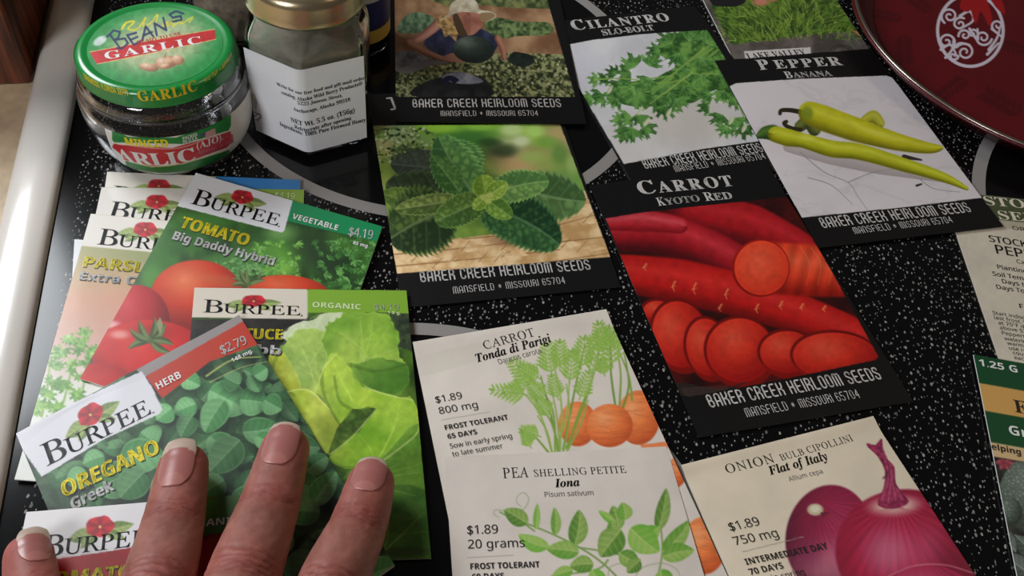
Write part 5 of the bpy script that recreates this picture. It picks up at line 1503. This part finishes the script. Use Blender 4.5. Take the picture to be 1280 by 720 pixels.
lab.say('label_lettering', 'paper', '(AJO).', (246, 186), (279, 174), 8, 'serifb')
lab.say('label_lettering', 'paper', 'PACKED', (229, 175), (247, 169.5), 4, 'sansb'); lab.say('label_lettering', 'paper', 'IN U.S.A.', (229, 179.5), (248, 174), 4, 'sansb')
lab.say('label_lettering', 'pink', 'MINCED, IN OIL', (248, 192), (288, 178), 3.4, 'sansb')
lab.finish('label', print_mat('label_print', .45, .1), jar)

# ---- six-sided honey jar
hA, hB, hC = (np.array(p) for p in ((-.0892, .2748), (-.1130, .2842), (-.0677, .2892)))
hc = hB + hC - hA
hexv = [hA, hC, 2 * hc - hB, 2 * hc - hA, 2 * hc - hC, hB]
hj = tag(empty('honey_jar', (*hc, 0)), 'six-sided glass honey jar with a gold lid and plain white address label', 'jar')


def hexloop(n, k, sc, r, rd=.16):
    """n points round the jar: k = 0 six-sided with softened corners, k = 1 circle of radius r"""
    per = n // 6; out = []
    for i in range(6):
        p, q = hexv[i] - hc, hexv[(i + 1) % 6] - hc
        for j in range(per):
            t = j / per; h = p * (1 - t) + q * t
            a0 = math.atan2(p[1], p[0]); a1 = math.atan2(q[1], q[0]); a1 += 2 * PI if a1 < a0 else 0; a = a0 + (a1 - a0) * t
            rh = np.hypot(*h); soft = rh if rh < .0233 else .0233 + (rh - .0233) * .55
            h = h / rh * soft * sc; c_ = np.array([math.cos(a), math.sin(a)]) * r
            out.append(hc + h * (1 - k) + c_ * k)
    return out


def hexshell(levels, n=120):
    V = []; F = []
    for z, k, sc, r in levels: V += [(p[0], p[1], z) for p in hexloop(n, k, sc, r)]
    m = len(levels)
    for i in range(m - 1):
        for j in range(n): F.append((i * n + j, i * n + (j + 1) % n, (i + 1) * n + (j + 1) % n, (i + 1) * n + j))
    return V, F


lv = [(.0008, .0, .05, .02), (.0006, 0, .86, .02), (.0012, 0, .95, .02), (.0030, 0, 1, .02), (.0480, 0, 1, .02), (.0505, .15, .985, .0225), (.0530, .45, .95, .0215), (.0550, .85, .9, .0206), (.0566, 1, .9, .0199), (.0680, 1, .9, .0199)]
inn = [(.0680, 1, .9, .0184), (.0566, 1, .9, .0184), (.0546, .85, .84, .0191), (.0520, .45, .88, .0198), (.0495, .15, .91, .0205), (.0470, 0, .925, .02), (.0045, 0, .925, .02), (.0032, 0, .85, .02), (.0032, 0, .05, .02)]
V, F = hexshell(lv + inn)
mesh('glass_body', V, F, glass, hj, True)
V, F = hexshell([(.0036, 0, .05, .02), (.0036, 0, .86, .02), (.0048, 0, .915, .02), (.0462, 0, .915, .02), (.0466, 0, .90, .02), (.0468, 0, .05, .02)])
mesh('contents', V, F, mat('grey_green_powder', (134, 132, 116), .8, var=.12, vscale=300), hj, True)
gz0, gz1, gr = .0604, .0716, .0217
V, F = lathe([(.0001, gz1 - .0012), (gr - .0050, gz1 - .0012), (gr - .0042, gz1 - .0002), (gr - .0030, gz1), (gr - .0012, gz1 - .0006), (gr - .0004, gz1 - .0024), (gr, gz1 - .0036), (gr, gz0 + .0024), (gr + .0006, gz0 + .0012), (gr + .0004, gz0 + .0002), (gr - .0006, gz0), (gr - .0012, gz0 + .0006), (gr - .0012, gz1 - .004), (.0001, gz1 - .004)], 120, hc)
mesh('lid', V, F, mat('gold_tin', (204, 186, 150), .26, metal=.9, bump=.02), hj, True)
wl = np.linalg.norm(hA - hB); wr = np.linalg.norm(hC - hA); lt, lb = .0447, .0040


def hlab(a, b):
    s_ = a * (wl + wr - .001) + .0005 - wl; nL = np.array([(hA - hB)[1], -(hA - hB)[0]]) / wl; nR = np.array([(hC - hA)[1], -(hC - hA)[0]]) / wr
    tl = (hA - hB) / wl; tr = (hC - hA) / wr
    k = np.clip((s_ + .0022) / .0044, 0, 1)[..., None]; k = k * k * (3 - 2 * k)
    o = .0003
    P = np.where(s_[..., None] < 0, hA + tl * s_[..., None], hA + tr * s_[..., None]) + (nL * (1 - k) + nR * k) * o
    bis = (hc - hA) / np.linalg.norm(hc - hA)
    P = P + bis * (np.clip(1 - np.abs(s_) / .0024, 0, 1) ** 2 * .00055)[..., None]
    return np.concatenate([P, (lt + (lb - lt) * b)[..., None]], -1)


hl = Sheet(hlab, wl + wr - .001, lt - lb, 3.6)
hl.fill((242, 242, 246)); hl.noise(.02, 20, 2)
for t, p, q, h in [('Write for our free food and gift mail order', (346, 106.5), (456, 99), 4), ('catalog: Alaska Wild Berry Products\u00ae', (352, 117), (453, 106), 4.4), ('5225 Juneau Street,', (372, 130), (428, 121), 4.4), ('Anchorage, Alaska 99518', (367, 137.5), (438, 126), 4.6), ('NET Wt. 5.5 oz. (156g)', (364, 152), (443.5, 140), 6), ('Refrigerate after opening', (368.5, 160), (439, 149), 4.6), ('Ingredients: 100% Pure Fireweed Honey', (350, 155), (456.5, 149.5), 4.6)]:
    if t[0] == 'I': p, q = (350, 156.5), (457, 151.5)
    hl.say('label_lettering', 'black', t, p, q, h, 'serifb', bold=.018)
hl.poly([(312, 118), (318, 116), (322, 128), (320, 140), (316, 132)], (168, 160, 150), .6)
for s in [[(318, 140), (326, 144), (322, 152)], [(316, 146), (324, 142)], [(320, 150), (327, 147)]]: hl.stroke(s, 1.4, 1, (70, 66, 64), .8, 0)
hl.finish('label', print_mat('matte_label', .6, 0), hj)

# ---- glass jar of brown seasoning behind the garlic jar
p = at(286, 60, 0); bc = (p[0] + .002, p[1] + .026)
bj = tag(empty('seasoning_jar', (*bc, 0)), 'dusty glass jar of greyish brown seasoning behind the garlic jar', 'jar')
o2 = smooth_line([(.0005, .0010), (.021, .0008), (.0245, .0022), (.0258, .005), (.0258, .046), (.0245, .051), (.0215, .055), (.0210, .062)], 4)
a_, b_ = glass_wall(o2, .0015); V, F = lathe([tuple(q) for q in a_] + [tuple(q) for q in b_[::-1]], 80, bc); mesh('glass_body', V, F, glass, bj, True)
V, F = lathe([(.0005, .003), (.0225, .003), (.0240, .006), (.0240, .043), (.023, .0445), (.0005, .0445)], 80, bc); mesh('contents', V, F, mat('brown_seasoning', (176, 160, 138), .9, var=.45, vscale=240, bump=.5, bscale=700), bj, True)
V, F = lathe([(.0005, .0705), (.0205, .0705), (.0225, .0690), (.0225, .0575), (.0218, .0570), (.0218, .068), (.0005, .068)], 80, bc); mesh('lid', V, F, mat('dark_lid', (40, 38, 38), .4), bj, True)

# ---- spice bottle behind the honey jar
sc_ = at(447, 52, 0); sc2 = (sc_[0], sc_[1])
sb = tag(empty('spice_bottle', (*sc2, 0)), 'small glass spice bottle with a navy and yellow label behind the honey jar', 'bottle')
sr = .0150
V, F = lathe([(.0005, .0008), (sr - .002, .0006), (sr, .0026), (sr, .062), (sr - .003, .066), (sr - .004, .072), (sr - .0055, .072), (sr - .0045, .0655), (sr - .0015, .0615), (sr - .0015, .003), (.0005, .0025)], 80, sc2); mesh('glass_body', V, F, glass, sb, True)
V, F = lathe([(.0005, .0028), (sr - .0019, .0032), (sr - .0019, .055), (.0005, .0555)], 80, sc2); mesh('contents', V, F, mat('tan_spice', (150, 116, 66), .9, var=.4, vscale=400), sb, True)
V, F = lathe([(.0005, .083), (sr - .0035, .083), (sr - .0025, .0815), (sr - .0025, .068), (sr - .004, .068), (sr - .004, .081), (.0005, .081)], 80, sc2); mesh('cap', V, F, mat('dark_lid', (40, 38, 38), .4), sb, True)
sl = cyl_sheet(sc2, lambda z: sr + 0 * z, -PI * .62, .22 * PI, .056, .0085, .00012, 3)
sl.fill((30, 34, 104)); strip(sl, .86, 1, (206, 170, 70)); strip(sl, .80, .86, (26, 28, 84))
sl.put((slice(None), slice(None)), ((sl.Y < .56) & (sl.X > .30)).astype(float), (210, 206, 204))
for k in range(26):
    x = .36 + k * .022; sl.put((slice(None), slice(None)), ((sl.Y > .06) & (sl.Y < .48) & (sl.X > x) & (sl.X < x + (.006, .011, .014, .005)[k % 4])).astype(float), (24, 22, 24))
sl.finish('label', print_mat('label_print', .45, .1), sb)

# ---- red tray
tc = (.2552, .4288); tr_ = .1046
tray = tag(empty('tray', (*tc, 0)), 'round dark red metal tray printed with a white filigree ornament', 'tray')
V, F = lathe([(.0002, .0012), (.090, .0012), (.0945, .0028), (tr_ - .0016, .0108), (tr_ - .0010, .0120), (tr_, .0126), (tr_ + .0008, .0120), (tr_ + .0006, .0110), (tr_ - .0004, .0104), (.0950, .0018), (.0905, .0003), (.0002, .0003)], 180, tc)
mesh('tray_body', V, F, mat('dark_red_enamel', (74, 6, 13), .34, coat=.2), tray, True)
V, F = lathe([(tr_ - .0012 + .0011 * math.cos(t), .0121 + .0010 * math.sin(t)) for t in np.linspace(0, 2 * PI, 13)], 180, tc)
mesh('rim', V, F, mat('rim_steel', (150, 140, 128), .3, metal=.9), tray, True)
tp = Sheet(lambda a, b: np.stack([tc[0] + (a * 2 - 1) * .0898, tc[1] - (b * 2 - 1) * .0898, 0 * a + .00135], -1), .1796, .1796, 2.4)
tp.fill((92, 8, 17)); tp.noise(.12, 60, 3)
rg = random.Random(3)
for x, y, s_ in [(1130, 60, 1), (1110, 20, .8), (1190, 110, 1.1), (1255, 130, 1.2), (1150, 5, .8), (1270, 60, .9), (1160, 130, .8), (1110, -20, 1), (1180, -30, 1), (1300, 100, 1)]:
    a = rg.uniform(0, 6.3)
    for k in range(-3, 4):
        for sg in (-1, 1):
            b0 = (x + k * 7 * math.cos(a) * s_, y + k * 5 * math.sin(a) * s_); tp.leaf(b0, (b0[0] + 15 * s_ * math.cos(a + sg * .9), b0[1] + 11 * s_ * math.sin(a + sg * .9)), 5 * s_, (60, 4, 12), (72, 5, 14), nv=0, a=.6)
W_ = (206, 200, 212)
ring = [(1213 + 41 * math.cos(t), 38 + 45 * math.sin(t)) for t in np.linspace(0, 2 * PI, 60)]
tp.stroke(ring, 4, 4, W_, 1, 0)


def spiral(cx, cy, r, a0, turns, d=1, w=3.0):
    tp.stroke([(cx + r * (1 - .82 * k) * math.cos(a0 + d * turns * 2 * PI * k), cy + r * .95 * (1 - .82 * k) * math.sin(a0 + d * turns * 2 * PI * k)) for k in np.linspace(0, 1, 26)], w, w * .8, W_, 1, 0)


for a in [(1187, 20, 11, 2.2, 1.5, 1), (1200, 30, 9, -1, 1.3, -1), (1206, 44, 8, 3, 1.2, 1), (1229, 47, 11, .2, 1.5, 1), (1206, 65, 12, -2.6, 1.5, 1), (1183, 52, 11, .6, 1.4, -1), (1247, 32, 8, 2, 1.2, 1), (1216, 42, 7, 1, 1.2, -1), (1192, 70, 6, 0, 1, 1)]: spiral(*a)
for s in [[(1176, 62), (1188, 56), (1196, 70)], [(1182, 72), (1190, 62), (1192, 48)], [(1236, 62), (1246, 48), (1250, 34)], [(1234, 68), (1248, 54)], [(1200, 20), (1212, 14), (1216, 26), (1200, 36)], [(1212, 36), (1222, 50), (1222, 36)], [(1240, 36), (1252, 46)], [(1192, 60), (1200, 54), (1212, 56)]]: tp.stroke(s, 3.6, 2.4, W_)
for P_ in [[(1212, -6), (1228, -10), (1240, 20), (1236, 32), (1226, 14), (1220, 30), (1214, 14)], [(1204, -4), (1216, -8), (1212, 14), (1200, 10)], [(1236, -8), (1252, 0), (1256, 18), (1244, 8)]]: tp.poly(P_, (158, 20, 26), smooth=3)
tp.finish('ornament_print', print_mat('tray_print', .32, .2), tray, lambda a, b: np.hypot(a * 2 - 1, b * 2 - 1) <= .999)

# ---- wooden block on the counter
wa = at(39, 106, cz); w1 = EX; w2 = EY
wood = bpy.data.materials.new('red_brown_wood'); wood.use_nodes = True; nt = wood.node_tree; b_ = nt.nodes['Principled BSDF']
t_ = nt.nodes.new('ShaderNodeTexCoord'); mp = nt.nodes.new('ShaderNodeMapping'); mp.inputs['Scale'].default_value = (90, 90, 8); nt.links.new(t_.outputs['Object'], mp.inputs['Vector'])
nz = nt.nodes.new('ShaderNodeTexNoise'); nz.inputs['Scale'].default_value = 3; nz.inputs['Detail'].default_value = 8; nt.links.new(mp.outputs['Vector'], nz.inputs['Vector'])
rp = nt.nodes.new('ShaderNodeValToRGB'); rp.color_ramp.elements[0].position = .35; rp.color_ramp.elements[1].position = .68; rp.color_ramp.elements[0].color = (.045, .013, .006, 1); rp.color_ramp.elements[1].color = (.22, .060, .026, 1)
nt.links.new(nz.outputs['Fac'], rp.inputs['Fac']); nt.links.new(rp.outputs['Color'], b_.inputs['Base Color']); b_.inputs['Roughness'].default_value = .42
bm = bmesh.new(); bmesh.ops.create_cube(bm, size=1)
d1, d2 = .16, .11
for v in bm.verts:
    q = np.array(wa) - w1 * d1 * (.5 - v.co.x) - w2 * d2 * (.5 - v.co.y) + np.array([0, 0, .085 * (v.co.z + .5)]) ; v.co = Vector(q)
bmesh.ops.bevel(bm, geom=bm.edges[:], offset=.002, segments=3, affect='EDGES', profile=.6)
wb = mesh('wooden_block', [(0, 0, 0)], [], wood); bm.to_mesh(wb.data); bm.free()
tag(wb, 'reddish brown wooden block standing on the beige counter', 'wooden block')


# ------------------------------------------------------------------ the hand
hand_parts = []


def loft(pts, wid, hgt, n=24, tipround=True, steps=6, upv=(0, 0, 1)):
    """tapering limb through pts with half widths and half heights; rounded far end at pts[0]"""
    P = smooth_line(pts, steps); m = len(P); q = np.linspace(0, len(pts) - 1, m); W = np.interp(q, range(len(pts)), wid); Hh = np.interp(q, range(len(pts)), hgt)
    d = np.gradient(P, axis=0); d /= np.linalg.norm(d, axis=1)[:, None]
    s = np.cross(d, np.array(upv)); s /= np.linalg.norm(s, axis=1)[:, None]; u = np.cross(s, d)
    secs = []
    if tipround:
        L = W[0] * 1.02
        for a in np.linspace(88, 10, 8):
            k = math.cos(math.radians(a)) ** .8; secs.append((P[0] - d[0] * L * math.sin(math.radians(a)), W[0] * k, Hh[0] * k, s[0], u[0]))
    for i in range(m): secs.append((P[i], W[i], Hh[i], s[i], u[i]))
    V = []; F = []
    t = np.linspace(0, 2 * PI, n, endpoint=False)
    for c, w, h, ss, uu in secs:
        for a in t: V.append(c + ss * w * math.cos(a) + uu * h * math.sin(a))
    for i in range(len(secs) - 1):
        for j in range(n): F.append((i * n + j, (i + 1) * n + j, (i + 1) * n + (j + 1) % n, i * n + (j + 1) % n))
    F.append(tuple(range(n))); F.append(tuple(range((len(secs) - 1) * n, len(secs) * n))[::-1])
    return V, F, (P, W, Hh, s, u)


# axes traced in the photograph: tip, first joint, middle joint; knuckles lie below the frame
FING = {
    'little': dict(px=[((36, 697), 11.5), ((42, 745), 14.5), ((56, 812), 21)], w=[6.6, 7.3, 8.2, 9.0], mcp=(-.083, .046, .031), nail=(.5, 6.6)),
    'ring': dict(px=[((229, 585), 12.8), ((216, 655), 16.5), ((193, 742), 25)], w=[7.3, 8.5, 9.6, 10.2], mcp=(-.0745, .045, .037), nail=(.5, 9.4)),
    'middle': dict(px=[((356, 563), 12.8), ((335, 636), 16.5), ((302, 728), 25)], w=[7.4, 8.7, 9.9, 10.6], mcp=(-.0555, .049, .040), nail=(.1, 8.4)),
    'index': dict(px=[((463, 606), 12.0), ((447, 660), 15.5), ((408, 752), 24)], w=[7.2, 8.3, 9.6, 10.4], mcp=(-.0350, .046, .038), nail=(.0, 6.8)),
}
HV = []; HF = []; FR = {}


def add_limb(V, F):
    k = len(HV); HV.extend(V); HF.extend(tuple(i + k for i in f) for f in F)


knuckle = {}
for nme, f in FING.items():
    pts = [at(*p, z * 1e-3) for p, z in f['px']]
    ext = np.array(f['mcp']); knuckle[nme] = ext
    w = np.array(f['w']) * 1e-3
    V, F, fr = loft(pts + [ext, ext + np.array([.002, -.02, 0])], list(w) + [w[-1] * 1.05], [w[0] * .86, w[1] * .9, w[2] * .93, w[3], w[3]])
    FR[nme] = (fr, w); add_limb(V, F)
wrist = np.array([-.058, -.050, .038])
for a, b in (('index', .020), ('middle', .007), ('ring', -.007), ('little', -.019)):
    k = knuckle[a]; V, F, _ = loft([k, (k + wrist) / 2 + np.array([b * .3, 0, .002]), wrist + np.array([b, 0, 0])], [.0115, .014, .015], [.0115, .014, .015], upv=(0, 0, 1)); add_limb(V, F)
V, F, _ = loft([wrist + np.array([0, .02, 0]), wrist + np.array([.004, -.06, .004]), wrist + np.array([.012, -.16, .012])], [.029, .028, .034], [.020, .021, .027]); add_limb(V, F)
# thumb, resting beside the palm below the frame
th = [np.array(p) for p in ((.012, .048, .013), (.006, .024, .017), (-.010, -.004, .026), (-.034, -.030, .034))]
V, F, fr = loft(th, [.0085, .0098, .0125, .016], [.0075, .009, .012, .015]); add_limb(V, F); FR['thumb'] = (fr, np.array([.0085]))

hb = mesh('hand_blank', HV, HF, None)
md = hb.modifiers.new('join', 'REMESH'); md.mode = 'VOXEL'; md.voxel_size = .0009; md.use_smooth_shade = True
ms = hb.modifiers.new('even', 'SMOOTH'); ms.factor = .5; ms.iterations = 6
dg = bpy.context.evaluated_depsgraph_get()
hm = bpy.data.meshes.new_from_object(hb.evaluated_get(dg))
bpy.data.objects.remove(hb)
n = len(hm.vertices); co = np.zeros(n * 3, np.float32); hm.vertices.foreach_get('co', co); co = co.reshape(-1, 3).astype(float)
no = np.zeros(n * 3, np.float32); hm.vertices.foreach_get('normal', no); no = no.reshape(-1, 3).astype(float)
ink = np.tile(np.array([146, 92, 80.]), (n, 1)); disp = np.zeros(n)
m1 = fbm(co[:, 0] * 160, co[:, 1] * 160 + co[:, 2] * 130, 3); m2 = fbm(co[:, 0] * 900, co[:, 1] * 900 + co[:, 2] * 700, 5, 3)
ink += ((m1 - .5) * 40)[:, None] * np.array([1, .7, .7]) + ((m2 - .5) * 26)[:, None]
disp += (m2 - .5) * .00022
for nme, ((P, W, Hh, s, u), w) in FR.items():
    if nme == 'thumb': continue
    seg = np.r_[0, np.cumsum(np.linalg.norm(np.diff(P, axis=0), axis=1))]
    ok = np.zeros(n); tt = np.zeros(n); up_ = np.zeros(n); bd = np.full(n, 9.0)
    for i in range(len(P) - 1):
        d = P[i + 1] - P[i]; L2 = d @ d; t = np.clip(((co - P[i]) @ d) / L2, -6 if i == 0 else 0, 1); q = co - P[i] - t[:, None] * d; r = np.linalg.norm(q, axis=1)
        b = r < bd; bd = np.where(b, r, bd); tt = np.where(b, seg[i] + t * math.sqrt(L2), tt); up_ = np.where(b, (no @ u[i]), up_)
    near = (bd < .0135) & (tt < seg[-1] * .62)
    j1, j2 = seg[6], seg[12]
    back = np.clip(up_ * 1.4, 0, 1)
    across = fbm(co @ s[3] * 260, tt * 240, 7, 3)
    for j, sp, am in ((j1, .0011, .00034), (j2, .0016, .00055)):
        for k in (-2.2, -1.1, 0, 1.0, 2.0):
            c = j + k * sp * 1.15 + (across - .5) * .0032
            g = np.exp(-((tt - c) / (sp * .34)) ** 2) * back * near * (1 - .16 * abs(k))
            disp -= am * g; ink -= g[:, None] * np.array([20, 20, 17])
        g = np.exp(-((tt - j) / .006) ** 2) * back * near
        ink += g[:, None] * np.array([8, -4, -3])
    tip = np.exp(-((tt + .002) / .010) ** 2) * near
    ink += tip[:, None] * np.array([10, -10, -5])
co2 = co + no * disp[:, None]
hm.vertices.foreach_set('co', co2.astype(np.float32).ravel())
ca = hm.color_attributes.new('ink', 'FLOAT_COLOR', 'POINT'); ca.data.foreach_set('color', np.c_[np.clip(lin(np.clip(ink, 0, 255)), 0, 1), np.ones(n)].astype(np.float32).ravel())
hm.polygons.foreach_set('use_smooth', np.ones(len(hm.polygons), bool))
skin = mat('skin', (176, 118, 106), .54, spec=.4, bump=.12, bscale=1600, sss=.18)
a_ = skin.node_tree.nodes.new('ShaderNodeAttribute'); a_.attribute_name = 'ink'; skin.node_tree.links.new(a_.outputs['Color'], skin.node_tree.nodes['Principled BSDF'].inputs['Base Color'])
hm.materials.clear(); hm.materials.append(skin); hm.name = 'hand'
hand = bpy.data.objects.new('hand', hm); C.objects.link(hand)
tag(hand, 'bare left hand with spread fingers pressing on the seed packets', 'hand')
nailm = print_mat('fingernail', .32, .12, .02)
for nme, ((P, W, Hh, s, u), w) in FR.items():
    if nme == 'thumb': free, ln = .0008, .012
    else: free, ln = FING[nme]['nail'][0] * .004, FING[nme]['nail'][1] * 2.05e-3
    d = P[1] - P[0]; d /= np.linalg.norm(d); roll = {'little': -.55, 'ring': .10, 'middle': .06, 'index': .06, 'thumb': .9}[nme]
    na, nb = 28, 30; V = []; cl = []; hw = .60 * W[0]
    for j in range(nb + 1):
        b = j / nb; y = -W[0] * .86 - free * .55 + b * ln                  # along the finger from the free edge
        for i in range(na + 1):
            a = i / na * 2 - 1
            rnd = (1 - .25 * max(0, (.25 - b) / .25) ** 2) * math.sqrt(max(.0, 1 - .82 * max(0, (b - .62) / .38) ** 2.2))
            x = a * rnd; yy = y + .0016 * x * x * (1 if b < .5 else -1) * abs(2 * b - 1)
            ph = x * .74 + roll
            kx = max(0, -(yy) / W[0]); drop = (1 - math.sqrt(max(0, 1 - min(kx, .98) ** 2))) * .33
            rr = 1 + .03
            i0 = min(int(max(yy, 0) / np.linalg.norm(P[1] - P[0])), len(P) - 2)
            seg_ = np.r_[0, np.cumsum(np.linalg.norm(np.diff(P, axis=0), axis=1))]
            base = P[0] + d * yy if yy < 0 else np.array([np.interp(yy, seg_, P[:, q_]) for q_ in range(3)])
            wy, hy = np.interp(yy, seg_, W), np.interp(yy, seg_, Hh)
            V.append(base + s[0] * wy * rr * math.sin(ph) * .96 * (W[0] / wy) ** .6 + u[0] * hy * (rr * math.cos(ph) - drop + .012))
            lun = math.hypot(x * .9, (1 - b) * 2.4) < .62
            edge = b < (.09 + .05 * x * x if free < .0013 else .25 + .06 * x * x)
            c = np.array([198, 174, 158.]) if edge else (np.array([168, 104, 98.]) if not lun else np.array([180, 116, 108.]))
            cl.append(c * (.97 + .05 * math.sin(x * 40) * .3))
    g = np.arange((na + 1) * (nb + 1)).reshape(nb + 1, na + 1); Fq = np.stack([g[:-1, :-1], g[:-1, 1:], g[1:, 1:], g[1:, :-1]], -1).reshape(-1, 4)
    V = np.array(V); k = len(V); up_n = u[0] * .00035
    Vb = V - up_n; ringi = list(g[0, :]) + list(g[1:, -1]) + list(g[-1, -2::-1]) + list(g[-2:0:-1, 0])
    Fs = [tuple(f) for f in Fq] + [tuple(f[::-1] + k) for f in Fq] + [(ringi[i], ringi[i] + k, ringi[(i + 1) % len(ringi)] + k, ringi[(i + 1) % len(ringi)]) for i in range(len(ringi))]
    mesh('fingernail', np.r_[V, Vb], Fs, nailm, hand, True, lin(np.array(cl + cl)))
